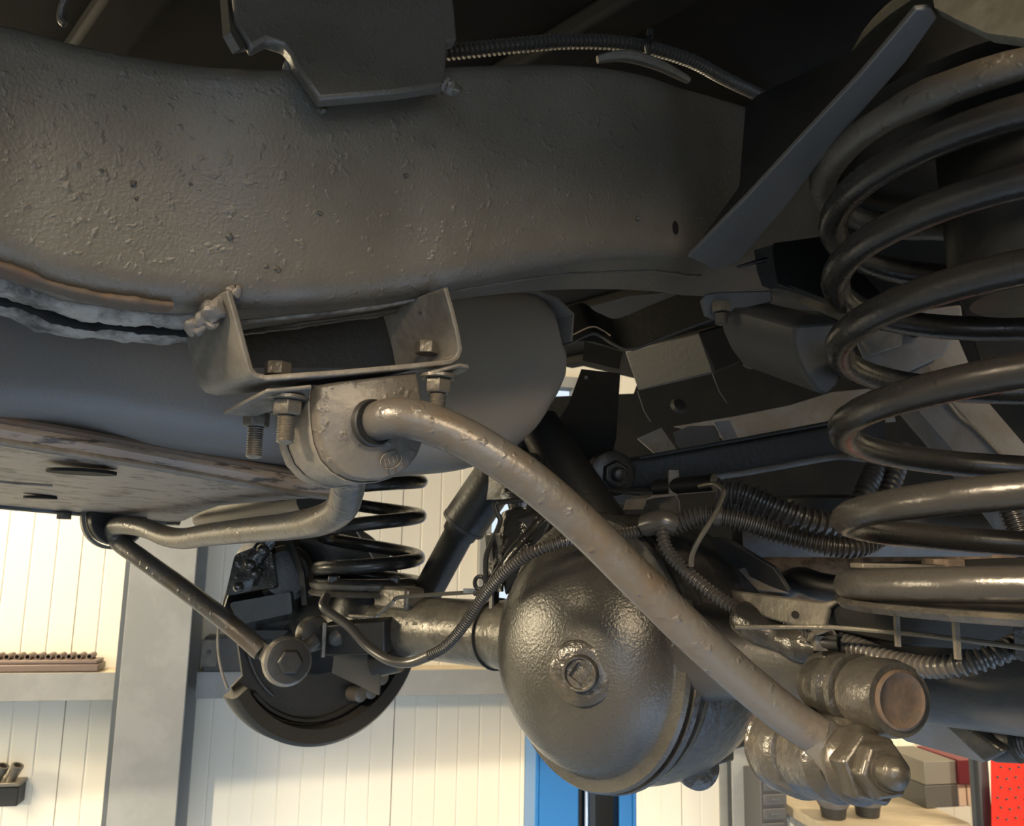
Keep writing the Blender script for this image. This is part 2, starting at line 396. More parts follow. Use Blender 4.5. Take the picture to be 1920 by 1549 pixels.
# blue lift post
lp = P(1100, 1500, 2.35); t = thing('lift_post', 'blue steel post with a dark open channel and shiny rod, below the differential', 'lift', Vector((lp.x, lp.y, 0)))
LX = Vector((1, .1, 0)).normalized(); LY = Vector((-.1, 1, 0)).normalized()
hx = .293 / 2; c0 = Vector((P(1099, 1500, 2.35).x, P(1099, 1500, 2.35).y, 0)); H = P(1100, 1130, 2.35).z
def pb(x0, x1, y0, y1, name, m, par=t, z0=0, z1=H):
    B().box(c0 + LX * (x0 + x1) / 2 + LY * (y0 + y1) / 2 + Z * (z0 + z1) / 2, LX * (x1 - x0) / 2, LY * (y1 - y0) / 2, Z * (z1 - z0) / 2).obj(name, m, par, bevel=.003)
pb(-hx, -hx + .012, 0, .25, 'side_wall', 'blue'); pb(hx - .012, hx, 0, .25, 'side_wall', 'blue')
pb(-hx, hx, .25, .262, 'back_wall', 'black')
pb(-hx + .012, -hx + .125, 0, .012, 'front_lip', 'blue'); pb(hx - .05, hx - .012, 0, .012, 'front_lip', 'blue')
pb(-.02, .04, .05, .11, 'carriage_guide', 'black')
B().cyl(c0 + LX * .005 + LY * .03 + Z * .02, c0 + LX * .005 + LY * .03 + Z * (H - .05), .011, 20).obj('ram_rod', 'chrome', t)
pb(-hx - .01, hx + .01, -.01, .27, 'top_cap', 'blue', z0=H, z1=H + .012)
pb(-.25, .25, -.1, .35, 'base_plate', 'blue', z0=.001, z1=.02)

# socket tray on the rail
o = W(95, 1258, .10); t = thing('socket_tray', 'long brown socket tray with a row of sockets on the left wall rail', 'tool tray', Vector((o.x, o.y, zt)))
x0, x1 = wx(W(-60, 1250, .08)), wx(W(190, 1250, .08))
B().box(WP((x0 + x1) / 2, zt + .014, .07), WD * (x1 - x0) / 2, WN * .045, Z * .012).obj('tray_base', 'traybrown', t, bevel=.004)
B().box(WP((x0 + x1) / 2, zt + .033, .07), WD * (x1 - x0) / 2 * .97, WN * .04, Z * .006).obj('tray_shelf', 'traybrown', t, bevel=.003)
i = 0; x = x0 + .02
while x < x1 - .01:
    B().lathe(WP(x, zt + .048, .03), WN, [(0, .010), (.06, .010), (.06, .007), (.03, .006)], 14).obj('socket', 'traybrown', t); x += .032
# metal block on the rail
o = WP(wx(W(425, 1250, .1)), zt, .1); t = thing('steel_block', 'dark steel clamp block on the wall rail left of the brake shield', 'clamp', o)
bx = wx(W(425, 1250, .1))
B().box(WP(bx, zt + .06, .09), WD * .075, WN * .05, Z * .058).obj('block', 'darkgrey', t, bevel=.004)
B().box(WP(bx - .055, zt + .065, .145), WD * .028, WN * .006, Z * .045).obj('side_plate', 'bracket', t, bevel=.003)
B().lathe(WP(bx - .055, zt + .07, .15), WN, [(0, .008), (.003, .008)], 12).obj('hole_rim', 'black', t)
# sockets on a holder at lower left
t = thing('socket_holder', 'small dark wall holder with two upright steel sockets, lower left corner', 'tool holder', W(20, 1490, .06))
hx_ = wx(W(8, 1480, .05)); hz_ = W(8, 1480, .05).z
B().box(WP(hx_, hz_ - .02, .035), WD * .05, WN * .035, Z * .03).obj('holder_body', 'black', t, bevel=.004)
B().box(WP(hx_, hz_ + .018, .035), WD * .052, WN * .038, Z * .006).obj('holder_lip', 'steel', t, bevel=.002)
for q in (-.022, .022):
    a = WP(hx_ + q - .012, hz_ + .02, .04); b_ = WP(hx_ + q + .012, hz_ + .075, .05)
    B().lathe(a, b_ - a, [(0, .014), (.055, .019), (.06, .019), (.06, .013), (.04, .012)], 20).obj('socket', 'steel', t)

# right hand background: bench, drawers, boxes, bowls, pegboard
def bgbox(pxl, pxr, pyt, pyb, off, dep, name, m, par=None, lab=None, cat=None, bevel=.004):
    x0, x1 = wx(W(pxl, (pyt + pyb) / 2, off)), wx(W(pxr, (pyt + pyb) / 2, off)); z1, z0 = W((pxl + pxr) / 2, pyt, off).z, W((pxl + pxr) / 2, pyb, off).z
    return B().box(WP((x0 + x1) / 2, (z0 + z1) / 2, off - dep / 2), WD * (x1 - x0) / 2, WN * dep / 2, Z * (z1 - z0) / 2).obj(name, m, par, lab, cat, bevel=bevel)
t = thing('drawer_cabinet', 'dark grey stack of small drawers beside the narrow grey column', 'cabinet', W(1450, 1600, .3))
bgbox(1428, 1478, 1452, 1700, .25, .22, 'carcass', 'drawer', t)
for i in range(8):
    y = 1462 + i * 27
    d_ = bgbox(1432, 1475, y, y + 22, .262, .014, 'drawer', 'drawer', t)
    bgbox(1446, 1462, y + 9, y + 13, .268, .008, 'handle', 'coldark', d_, bevel=.001)
t = thing('workbench', 'pale wooden workbench top under the boxes and bowls at lower right', 'workbench', W(1680, 1700, .4))
bz = W(1700, 1538, .45).z
x0, x1 = wx(W(1480, 1530, .25)) + .012, wx(W(1838, 1500, .55)) - .01
B().box(WP((x0 + x1) / 2, bz - .02, .26), WD * (x1 - x0) / 2, WN * .25, Z * .018).obj('bench_top', 'wood', t, bevel=.003)
for xx in (x0 + .05, x1 - .05):
    B().box(WP(xx, (bz - .04) / 2, .45), WD * .03, WN * .03, Z * (bz - .04) / 2).obj('leg', 'column', t)
    B().box(WP(xx, (bz - .04) / 2, .06), WD * .03, WN * .03, Z * (bz - .04) / 2).obj('leg', 'column', t)
B().box(WP((x0 + x1) / 2, bz - .12, .47), WD * (x1 - x0) / 2 * .9, WN * .01, Z * .06).obj('drawer_front', 'cream', t, bevel=.002)
def bowl(px, r, lab):
    x = wx(W(px, 1510, .38)); o = WP(x, bz, .38); t = thing('parts_bowl', lab, 'bowl', o, 'parts bowls on the bench')
    B().lathe(o, Z, [(0, r * .6), (.035, r * .68), (.036, r * .72)], 28).obj('base', 'darkgrey', t)
    B().lathe(o + Z * .036, Z, [(0, r * .7), (.03, r), (.034, r * 1.02), (.032, r * .96), (.006, r * .6)], 28).obj('rim', 'greyplate', t)
bowl(1562, .068, 'grey flared parts bowl on the bench, the left one of two'); bowl(1626, .066, 'grey flared parts bowl on the bench, the right one of two')
t = thing('carton_stack', 'stack of a grey carton with maroon end and cream tubs on the bench', 'carton', W(1770, 1510, .3))
def bx3(x0, x1, z0, z1, o0, o1, name, m, par): B().box(WP((x0 + x1) / 2, (z0 + z1) / 2, (o0 + o1) / 2), WD * (x1 - x0) / 2, WN * (o1 - o0) / 2, Z * (z1 - z0) / 2).obj(name, m, par, bevel=.003)
kx = wx(W(1722, 1480, .3)); ke = wx(W(1815, 1480, .3)); km = kx + (ke - kx) * .64
bx3(kx, km, bz + .001, bz + .08, .1, .34, 'lower_carton', 'boxdark', t)
bx3(kx, km, bz + .082, bz + .165, .1, .34, 'upper_carton', 'boxgrey', t)
bx3(km + .001, ke, bz + .082, bz + .17, .12, .35, 'end_panel', 'maroon', t)
bx3(km + .001, km + (ke - km) * .45, bz + .001, bz + .08, .25, .34, 'tub', 'cream', t); bx3(km + (ke - km) * .52, ke, bz + .001, bz + .08, .25, .34, 'tub', 'cream', t)
t = thing('storage_case', 'dark storage case behind the maroon carton, beside the dark post', 'case', WP(ke + .05, bz, .2))
bx3(ke + .012, ke + .11, bz + .001, bz + .11, .1, .25, 'case_body', 'black', t); bx3(ke + .012, ke + .10, bz + .112, bz + .135, .1, .23, 'case_lid', 'traybrown', t)
column(1840, 1858, 1500, .55, .03, 'shelf_post', 'slim dark post left of the red pegboard', 'coldark', z1=W(1850, 1300, .55).z, flange=False)
t = thing('pegboard', 'bright red perforated tool panel at the lower right corner', 'pegboard', W(1890, 1549, .6))
pl = [W(1859, 1423, .62), W(1868, 1410, .62), W(1905, 1408, .62), W(1911, 1397, .62), W(1990, 1388, .62), W(1990, 1700, .62), W(1862, 1700, .62)]
B().prism(pl, -WN * .004).obj('panel', 'red', t)
hb = B()
for i in range(7):
    for jj in range(15):
        q = W(1872 + i * 17 + (jj % 2) * 6, 1420 + jj * 19 + (i % 2) * 3, .6255); hb.lathe(q, -WN, [(0, .0038), (.006, .0038)], 8)
o = hb.obj('hole_grid', 'boxdark', t); o['kind'] = 'stuff'

# ================================================================== VEHICLE BODY
fz = 2.12
t = thing('body_floor', 'black underside of the vehicle body filling the top of the picture', 'vehicle floor', Vector((0, .4, fz)))
SC = Vector((.3, .7, 0)) + LV * .215 + TH * .365
B().box(SC + Z * (fz + .02), LV * 1.585, TH * .885, Z * .02).obj('floor_sheet', 'dull', t)
for i in range(9):
    B().box(SC + Z * (fz - .012) + LV * (-1.4 + i * .35), LV * .025, TH * .86, Z * .012).obj('floor_rib', 'dull', t, bevel=.006)
# black sheets added so the gaps behind the crossmember stay dark
t = thing('dark_backing_panel', 'black backing sheet added to darken the gaps behind the crossmember and coil spring', 'body panel', P(1500, 700, 1.9))
plate([(1222, 520), (2300, 420), (2300, 1075), (1660, 1070), (1600, 1045), (1330, 1010), (1290, 1005), (1078, 985), (1072, 905), (1000, 900), (1000, 745), (1188, 738), (1216, 660)], [(1218, 520, 2.0), (2300, 420, 1.6), (1218, 880, 1.95)], .01).obj('panel_sheet', 'dull', t)
plate([(1060, 470), (1225, 470), (1225, 640), (1160, 655), (1110, 640), (1060, 640)], [(1060, 470, 2.0), (1225, 470, 2.0), (1060, 640, 1.97)], .01).obj('panel_sheet', 'dull', t)
# top-right panel pieces
t = thing('body_bracket', 'dark folded body bracket above the chassis rail, right of the corrugated conduit', 'bracket', P(1450, 90, 1.1))
plate([(1320, 60), (1500, -60), (1760, -60), (1700, 40), (1480, 170), (1420, 175)], [(1320, 60, 1.15), (1760, -60, .95), (1420, 175, 1.15)], .004).obj('bracket_plate', 'black', t)
plate([(1500, 0), (1512, -6), (1632, 78), (1622, 84)], [(1500, 0, 1.0), (1632, 78, .95), (1500, 40, 1.02)], .006).obj('bracket_edge', 'bracket', t)
plate([(1560, -6), (1578, -14), (1592, 12), (1630, 42), (1615, 48)], [(1560, 0, .93), (1630, 42, .9), (1560, 40, .95)], .006).obj('bracket_edge', 'mud', t)
plate([(1665, -8), (1698, -8), (1690, 18), (1672, 14)], [(1665, 0, .9), (1698, 0, .9), (1665, 20, .91)], .006).obj('lug', 'mud', t)
B().hexa(P(1542, 56, .96), (CAM - P(1542, 56, .96)).normalized(), .006, .006).obj('bolt_head', 'bolt', t)
# upper left details
t = thing('filler_bracket', 'faint curved bracket edge at the upper left over the rail', 'bracket', P(120, 20, .75))
B().tube(catmull(PP((128, -40, .72), (122, 0, .72), (116, 18, .72), (114, 36, .72), (122, 46, .72)), 6), .0035, 8).obj('rod', 'rail', t)
B().tube(PP((318, -20, .9), (356, 96, .9)), .002, 8).obj('thin_rod', 'rail', t)

# ================================================================== CHASSIS RAIL
rt = [(-260, -10, .45), (0, 28, .50), (150, 68, .525), (350, 104, .555), (520, 114, .575), (830, 110, .635), (1000, 106, .67), (1120, 112, .70), (1210, 128, .725), (1270, 150, .755), (1330, 168, .83), (1400, 188, .93), (1640, 240, 1.2)]
rb = [(-260, 420, .45), (0, 492, .50), (120, 535, .52), (260, 562, .545), (440, 574, .575), (600, 570, .6), (740, 553, .63), (850, 530, .645), (1000, 498, .675), (1120, 480, .70), (1210, 474, .725), (1270, 476, .755), (1330, 484, .83), (1400, 500, .93), (1640, 560, 1.2)]
bk = [(-260, 560), (0, 618), (200, 624), (370, 632), (600, 603), (740, 583), (850, 563), (1000, 546), (1120, 541), (1210, 543), (1270, 548), (1330, 560), (1400, 570), (1640, 590)]
rt = [(p.x, p.y, p.z * 1) for p in catmull([Vector(q) for q in rt], 4)]; rb = [(p.x, p.y, p.z) for p in catmull([Vector(q) for q in rb], 4)]
bk = smooth_tab(bk, 4)
rings = []; BBs = []; FBs = []
xs = [-260 + i * 20 for i in range(92)]
def at_h(px, py, z):                                   # point on pixel ray at world height z
    r = ray(px, py); return CAM + r * ((z - CAM.z) / r.z)
def solve_row(tab, px):
    return interp(tab, px)
for x in xs:
    ty, td = interp(rt, x); by, bd = interp(rb, x); ky, = interp(bk, x)
    FT = P(x, ty, td); FB = P(x, by, bd); 
    BB = at_h(x - 20, ky, FB.z + .002)
    off = BB - FB; off.z = 0
    if off.length > .13: off = off.normalized() * .13
    if off.length < .05: off = off.normalized() * .05
    BB = FB + off; BT = FT + off
    rings.append(rquad([FT, FB, BB, BT], [.018, .020, .006, .018], 5)); BBs.append(BB); FBs.append(FB)
rail = thing('chassis_rail', 'large dark brown painted chassis rail arching across the upper half', 'chassis', P(600, 350, .62))
rb_ = B().rings(rings); rail_bvh = rb_.bvh(); rb_.obj('rail_box', 'rail', rail, ang=60)
# weld seams under the rail (left, wrinkled)
def seam(i0, i1, t0, r, m='weld', seed=1, name='weld_bead', j=.0015, fl=.55):
    random.seed(seed); ph = [random.uniform(0, 6) for _ in range(6)]
    nz = lambda q: (sin(q * .9 + ph[0]) + .7 * sin(q * 2.1 + ph[1]) + .5 * sin(q * 4.3 + ph[2]) + .3 * sin(q * 9 + ph[3])) / 2.5
    base = [FBs[i].lerp(BBs[i], t0) for i in range(i0, i1)]
    pts, st = resample(catmull(base, 6), .0035); n = 12; rs = []
    for k_, (p, (t_, a, b_)) in enumerate(zip(pts, frames(pts))):
        rr = r * (1 + .30 * nz(k_ * .35)); p = p + TH * (j * nz(k_ * .22 + 3))
        rs.append([p + TH * (rr * cos(2 * pi * q / n)) + Z * (rr * fl * sin(2 * pi * q / n) * (1 + .12 * nz(k_ * .5 + q))) for q in range(n)])
    B().rings(rs).obj(name, m, rail, ang=80)
seam(0, 30, .10, .010, 'rust', 3, fl=.35); seam(0, 33, .38, .013, 'weld', 4); seam(0, 34, .86, .016, 'weld', 5, fl=.4); seam(0, 33, .62, .004, 'dull', 12, fl=1.6)
seam(35, 54, .5, .004, 'weld', 6); seam(54, 80, .45, .0028, 'rail', 8); seam(35, 55, .93, .006, 'rail', 9)
# hole in the rail side
def on(bv, px, py):
    h = bv.ray_cast(CAM, ray(px, py).normalized()); return h[0], h[1]
p, n_ = on(rail_bvh, 1266, 427)
if n_.dot(CAM - p) < 0: n_ = -n_
B().lathe(p + n_ * .0004, -n_, [(0, .0062), (.0006, .0058), (.001, .0057)], 24).obj('drain_hole', 'dull', rail)
for (hx1, hy1) in ((250, 345), (358, 345), (255, 372), (432, 445), (500, 500), (520, 505), (190, 320), (600, 400), (1195, 410), (1145, 190), (760, 330)):
    p, n_ = on(rail_bvh, hx1, hy1)
    if n_.dot(CAM - p) < 0: n_ = -n_
    blob(p, random.uniform(.0012, .0026), hx1).obj('weld_spatter', 'rail', rail)
# weld blob at bracket corner
for (a, b1, r) in ((400, 583, .012), (388, 600, .009), (440, 548, .006), (368, 612, .008)):
    blob(P(a, b1, .574), r * .85, a).obj('weld_blob', 'weldpale', rail)

# outrigger plate over the rail
t = thing('outrigger', 'thick welded outrigger plate hanging over the chassis rail at top', 'bracket', P(700, 60, .6))
anc = [(545, 100, .562), (838, 90, .618), (600, -60, .600)]
plate([(545, 100), (530, 82), (500, 72), (470, 88), (440, 40), (424, -230), (830, -230), (858, 72), (838, 78), (836, 158), (740, 172), (598, 184), (575, 150), (552, 118)], anc, .011).obj('outrigger_plate', 'rail', t, bevel=.0025)
plate([(404, -230), (424, -230), (472, 88), (450, 92), (432, 60)], [(404, -60, .60), (472, 88, .572), (424, -60, .64)], .006).obj('side_flange', 'rail', t)
pl = Plane(*anc)
for (a, b1) in ((590, 178), (575, 160), (560, 140), (842, 160), (850, 166), (560, 120), (548, 128), (604, 206)):
    q = P(a, b1, .585); r = random.uniform(.003, .0055)
    blob(q, r, a).obj('weld_blob', 'rail', t)

# conduit along the rail top
t = thing('rail_conduit', 'corrugated black conduit lying along the top of the chassis rail', 'conduit', P(1100, 90, .72))
B().hose(PP((820, 100, .70), (900, 92, .715), (980, 84, .73), (1060, 78, .75), (1150, 80, .77), (1225, 92, .79), (1300, 116, .82), (1360, 148, .86), (1440, 186, .93)), .0062, .0048, .2, 14).obj('conduit_tube', 'hose', t)
B().tube(catmull(PP((1222, 66, .775), (1212, 80, .765), (1216, 104, .768), (1230, 128, .775)), 6), .0022, 8).obj('cable_tie', 'black', t)
B().box(P(1219, 64, .775), Vector((.003, 0, 0)), Vector((0, .003, 0)), Vector((0, 0, .005))).obj('tie_head', 'black', t, bevel=.001)
B().tube(catmull(PP((1120, 112, .745), (1170, 105, .75), (1230, 120, .76), (1290, 150, .79)), 6), lambda s: .0035 + .002 * sin(pi * s), 10).obj('bright_clip', 'bracket', t)

# diagonal gusset
t = thing('gusset', 'dark diagonal gusset plate with broad front flange, left of the near coil spring', 'bracket', P(1500, 250, .7))
plate([(1722, 14), (1296, 474), (1386, 350), (1398, 200), (1420, 178), (1600, 95)], [(1722, 18, .505), (1292, 480, .735), (1418, 182, .72)], .004).obj('web_plate', 'black', t)
plate([(1718, 18), (1745, 15), (1757, 34), (1700, 115), (1625, 200), (1560, 275), (1470, 392), (1384, 492), (1340, 505), (1290, 482), (1400, 370), (1500, 262), (1610, 145)], [(1720, 18, .50), (1292, 480, .73), (1384, 492, .755)], .004).obj('front_flange', 'gusset', t, bevel=.001)

# ================================================================== NEAR COIL SPRING
ks = [-1, 0, 1, 2, 3, 4, 5, 5.5, 6.2]; ysp = [250, 347, 468, 612, 780, 962, 1094, 1106, 1112]
cpx, dc, Rs = 1960, .60, .139
cen = P(cpx, 700, dc)
def zrow(y): return P(1590, y, dc).z
def helix(c, R, k0, k1, zf, side=-1, n=40, cw=1):
    pts = []; m_ = int((k1 - k0) * n)
    for i in range(m_ + 1):
        k = k0 + (k1 - k0) * i / m_; a = 2 * pi * k
        pts.append(Vector((c.x + side * R * cos(a), c.y + cw * R * sin(a), zf(k))))
    return pts
kv = catmull([Vector((a, b1, 0)) for a, b1 in zip(ks, ysp)], 6)
kt = [(p.x, p.y) for p in kv]
spr = thing('coil_spring', 'large satin black coil spring at the right edge, nearest spring', 'spring', Vector((cen.x, cen.y, zrow(1120))), 'coil springs')
B().tube(helix(cen, Rs, -.62, 5.35, lambda k: zrow(interp(kt, k)[0])), .0110, 20).obj('coil', 'spring', spr)
sb = B()
# upper seat / insulator ring
zt_ = zrow(262)
sm = thing('upper_spring_seat', 'dark dished upper seat with worn rubber ring above the near coil spring', 'spring seat', Vector((cen.x, cen.y, zt_ + .05)))
pts = helix(cen, Rs + .006, -1.95, -.95, lambda k: zrow(262) + .004 * (-k - 1) + .001 * sin(9 * k), n=60)
B().tube(pts, [.0105 + .0015 * sin(i * .9) * (random.random()) for i in range(len(pts))], 14).obj('rubber_ring', 'bush', sm)
B().lathe(Vector((cen.x, cen.y, zt_ + .022)), Z, [(0, Rs - .03), (0, Rs + .008), (.012, Rs + .010), (.035, Rs + .004), (.04, Rs - .03)], 60).obj('seat_dish', 'black', sm)
B().lathe(Vector((cen.x, cen.y, zt_ + .086)), Z, [(0, .02), (.001, Rs - .01), (.02, Rs - .02), (.03, .02)], 50).obj('turret_skin', 'mud', sm)
plate([(1738, -80), (1752, 14), (1790, 34), (1850, 62), (2060, 90), (2500, 110), (2500, -80)], [(1752, 14, .49), (1920, 78, .44), (1850, -60, .47)], .01).obj('turret_face', 'mud', sm)
B().lathe(Vector((cen.x, cen.y, zt_ - .11)), Z, [(0, .045), (.02, .058), (.15, .062), (.16, .03)], 40).obj('bump_cone', 'black', sm)
# lower seat
zs = zrow(1133)
ls = thing('lower_spring_seat', 'oily round spring seat plate on the axle below the near coil spring', 'spring seat', Vector((cen.x, cen.y, zs)))
B().lathe(Vector((cen.x, cen.y, zs)), Z, [(-.003, .02), (-.003, Rs + .006), (.001, Rs + .010), (.004, Rs + .006), (.004, .02)], 70).obj('seat_plate', 'oily', ls)
for a in (3.55, 4.3, 2.9):
    q = Vector((cen.x + cos(a) * (Rs - .03), cen.y + sin(a) * (Rs - .03), zs - .002)); B().box(q - Z * .014, Vector((.0015, 0, 0)), Vector((0, .002, 0)), Z * .013).obj('stay', 'axle', ls)
B().box(P(1680, 1062, .62), Vector((.03, 0, 0)), Vector((0, .012, 0)), Z * .002).obj('retainer_plate', 'axle', ls, bevel=.001)
B().box(P(1768, 1058, .64), Vector((.012, 0, 0)), Vector((0, .010, 0)), Z * .004).obj('retainer_bolt', 'rusty', ls, bevel=.001)

# ================================================================== AXLE
ax = thing('rear_axle', 'oily dark axle with bulging differential cover across the middle and right', 'axle', P(1100, 1225, 1.0))
dc0 = None
tt = .387
DC = N0.lerp(F0, tt); DC = P(1150, 1214, (DC - CAM).dot(F_))
RC = DC - LV * .05
covl = [(-.078, .004), (-.077, .03), (-.072, .06), (-.062, .085), (-.048, .106), (-.030, .122), (-.012, .132), (-.003, .135), (.0, .139), (.001, .150), (.006, .153), (.010, .152), (.011, .146)]
cov = B().lathe(RC, LV, covl, 72, squash=(1.03, .94), xdir=Z); cov_bvh = cov.bvh(); cov.obj('differential_cover', 'diff', ax, ang=40)
B().lathe(RC, LV, [(.012, .146), (.013, .156), (.020, .158), (.026, .155), (.028, .150), (.034, .149), (.036, .154), (.046, .153), (.05, .150), (.08, .158), (.12, .160), (.16, .152), (.20, .136), (.25, .112), (.30, .090), (.36, .070), (.42, .058), (.43, .03)], 64, squash=(1.02, .94), xdir=Z).obj('housing', 'oily', ax, ang=40)
# nose ribs
for a in (-2.2, -1.4, -.7):
    pts = []
    for h, r in ((.05, .150), (.09, .159), (.15, .155), (.21, .132), (.28, .099)):
        pts.append(RC + LV * h + (Z * cos(a + pi) + TH * sin(a + pi)) * (r * .97))
    B().tube(catmull(pts, 5), .006, 10).obj('casting_rib', 'oily', ax)
# lower boss
q = P(1298, 1432, 1.0); B().lathe(q, (P(1318, 1446, .97) - q), [(-.03, .030), (.0, .024), (.012, .022), (.013, .026), (.022, .025), (.024, .018)], 28).obj('casting_boss', 'oily', ax)
for (a, b1, s_) in ((1370, 1380, .02), (1340, 1410, .018), (1392, 1352, .015)):
    B().box(P(a, b1, 1.12), LV * s_, TH * .02, Z * s_ * .6).obj('casting_lug', 'black', ax, bevel=.004)
# drain plug
p, n_ = on(cov_bvh, 1090, 1262)
if n_.dot(CAM - p) < 0: n_ = -n_
pax = (n_ * .6 + (CAM - p).normalized() * .5).normalized()
B().lathe(p - pax * .006, pax, [(0, .036), (.006, .034), (.0085, .030), (.010, .024)], 40).obj('plug_boss', 'oily', ax)
t_, x_, y_ = basis(pax)
def cring(h, rr, n=40): return [p + t_ * h + x_ * (rr * cos(2 * pi * q / n)) + y_ * (rr * sin(2 * pi * q / n)) for q in range(n)]
def sring(h, rr, n=40):
    o_ = []
    for q in range(n):
        a = 2 * pi * q / n; k = rr / max(abs(cos(a - .95)), abs(sin(a - .95)))
        o_.append(p + t_ * h + x_ * (k * cos(a)) + y_ * (k * sin(a)))
    return o_
pg_ = B().rings([cring(0, .020), cring(.010, .019), cring(.012, .0175), cring(.012, .0155), cring(.0085, .0145), sring(.0085, .0088), sring(.0075, .0082), sring(-.004, .0080)]).obj('drain_plug', 'oily', ax)
B().prism(sring(-.0035, .0078), -pax * .0005).obj('square_recess', 'dull', pg_)
# tubes
DF = DC + TV * .03
def along(px):
    lo, hi = -.2, 1.3
    for _ in range(40):
        mid = (lo + hi) / 2; q = N0.lerp(F0, mid) - CAM
        if 960 + q.dot(R_) / q.dot(F_) * FPX > px: lo = mid
        else: hi = mid
    return N0.lerp(F0, lo)
B().lathe(along(960), TV, [(-.12, .052), (0, .050), (.012, .0465), (.05, .0465), (.30, .046), ((F0 - along(960)).length, .046)], 40).obj('axle_tube_far', 'axle', ax).name = 'axle_tube'
a0 = along(1330)
B().lathe(a0, -TV, [(-.10, .058), (0, .052), (.03, .046), (.72, .046), (.72, .060), (.735, .060)], 40).obj('axle_tube', 'tubedark', ax)
B().tube([along(935) + (Z * cos(a) + LV * sin(a)) * .048 for a in [i * 2 * pi / 30 for i in range(31)]], .0015, 6).obj('tube_seam', 'black', ax)
pts = catmull([along(x) - LV * .042 + Z * .008 for x in (925, 880, 820, 760, 705)], 10)
random.seed(5); B().tube([p + Vector((0, 0, random.uniform(-.002, .002))) for p in pts], [random.uniform(.002, .0045) for _ in pts], 8).obj('weld_bead', 'oily', ax)
B().box(P(926, 1132, 1.13), TH * .005, LV * .006, Z * .03).obj('pipe_bracket', 'black', ax, bevel=.002)
q = along(770)
B().box(q + Z * .045 - LV * .025, TH * .045, LV * .018, Z * .018).obj('damper_bracket', 'axle', ax, bevel=.006)
# far link bracket on axle
plate([(600, 1174), (720, 1165), (720, 1228), (604, 1230)], [(600, 1174, 1.28), (720, 1165, 1.24), (604, 1230, 1.28)], .03).obj('link_bracket', 'black', ax, bevel=.002)
plate([(626, 1230), (708, 1230), (712, 1270), (710, 1304), (622, 1262)], [(626, 1230, 1.3), (708, 1230, 1.27), (622, 1262, 1.3)], .004).obj('skid_bracket', 'darkgrey', ax)
# near seat bracket: curved plate + dark box
plate([(1368, 1106), (1540, 1128), (1580, 1122), (1552, 1140), (1544, 1178), (1530, 1186), (1440, 1160), (1380, 1135)], [(1368, 1106, .86), (1540, 1128, .72), (1530, 1186, .72)], .006).obj('seat_bracket', 'axle', ax, bevel=.002)
plate([(1548, 1182), (1552, 1140), (1575, 1128), (2010, 1130), (2010, 1235), (1700, 1215)], [(1548, 1182, .73), (2010, 1130, .58), (2010, 1235, .60)], .06).obj('bracket_box', 'black', ax, bevel=.004)
p_ = P(1491, 1153, .742); B().lathe(p_, (CAM - p_).normalized(), [(0, .0035), (.001, .0032)], 14).obj('bracket_hole', 'dull', ax)
pts = PP((1390, 1155, .83), (1440, 1185, .80), (1490, 1205, .78), (1540, 1215, .76))
random.seed(9); pc = catmull(pts, 10); B().tube(pc, [.016 + .002 * sin(i * .35) for i in range(len(pc))], 18).obj('greasy_weld', 'oily', ax)
# sump-like pad between link bush and tube
plate([(1565, 1205), (1680, 1222), (1700, 1250), (1530, 1270), (1500, 1235)], [(1565, 1205, .70), (1680, 1222, .67), (1530, 1270, .70)], .05).obj('link_mount', 'oily', ax, bevel=.008)
plate([(1500, 1240), (1560, 1225), (1580, 1300), (1540, 1330), (1512, 1290)], [(1500, 1240, .73), (1560, 1225, .70), (1540, 1330, .72)], .04).obj('link_ear', 'oily', ax, bevel=.006)
# right lower bluish bracket and shock foot
plate([(1690, 1350), (1760, 1352), (1880, 1405), (1845, 1432), (1700, 1392), (1668, 1372)], [(1690, 1350, .80), (1880, 1405, .72), (1700, 1392, .82)], .006).obj('damper_plate', 'greyplate', ax, bevel=.002)
plate([(1740, 1335), (1765, 1330), (1884, 1412), (1846, 1432)], [(1740, 1335, .76), (1884, 1412, .70), (1846, 1432, .72)], .012).obj('damper_ear', 'oily', ax, bevel=.003)
q = P(1842, 1388, .74); q2 = P(1960, 1392, .70)
B().lathe(q, q2 - q, [(0, .014), (.01, .018), (.03, .018), (.032, .014)] + [(.034 + i * .0015, .0135 + (.001 if i % 2 else 0)) for i in range(40)], 24).obj('damper_stud', 'black', ax)
# rubber bits at tube underside
B().cyl(along(770) - Z * .045 - LV * .02, along(745) - Z * .055 - LV * .04, .022, 18).obj('tube_foot', 'black', ax)

# ================================================================== FAR BRAKE
bc = P(603, 1172, 1.56)
br = thing('brake_shield', 'black round brake backing plate at the far end of the axle', 'brake', bc)
NA = -TH                                               # towards the camera side
def arc(a0, a1, n=40): return [a0 + (a1 - a0) * i / n for i in range(n + 1)]
X_ = LV
def dp(r, a, h=0): return bc + X_ * (r * cos(a)) + Z * (r * sin(a)) + NA * h
B().prism([dp(.196, a) for a in arc(radians(-150), radians(176), 80)] + [dp(.17, radians(178)), dp(.17, radians(208))], -NA * .006).obj('backing_plate', 'black', br)
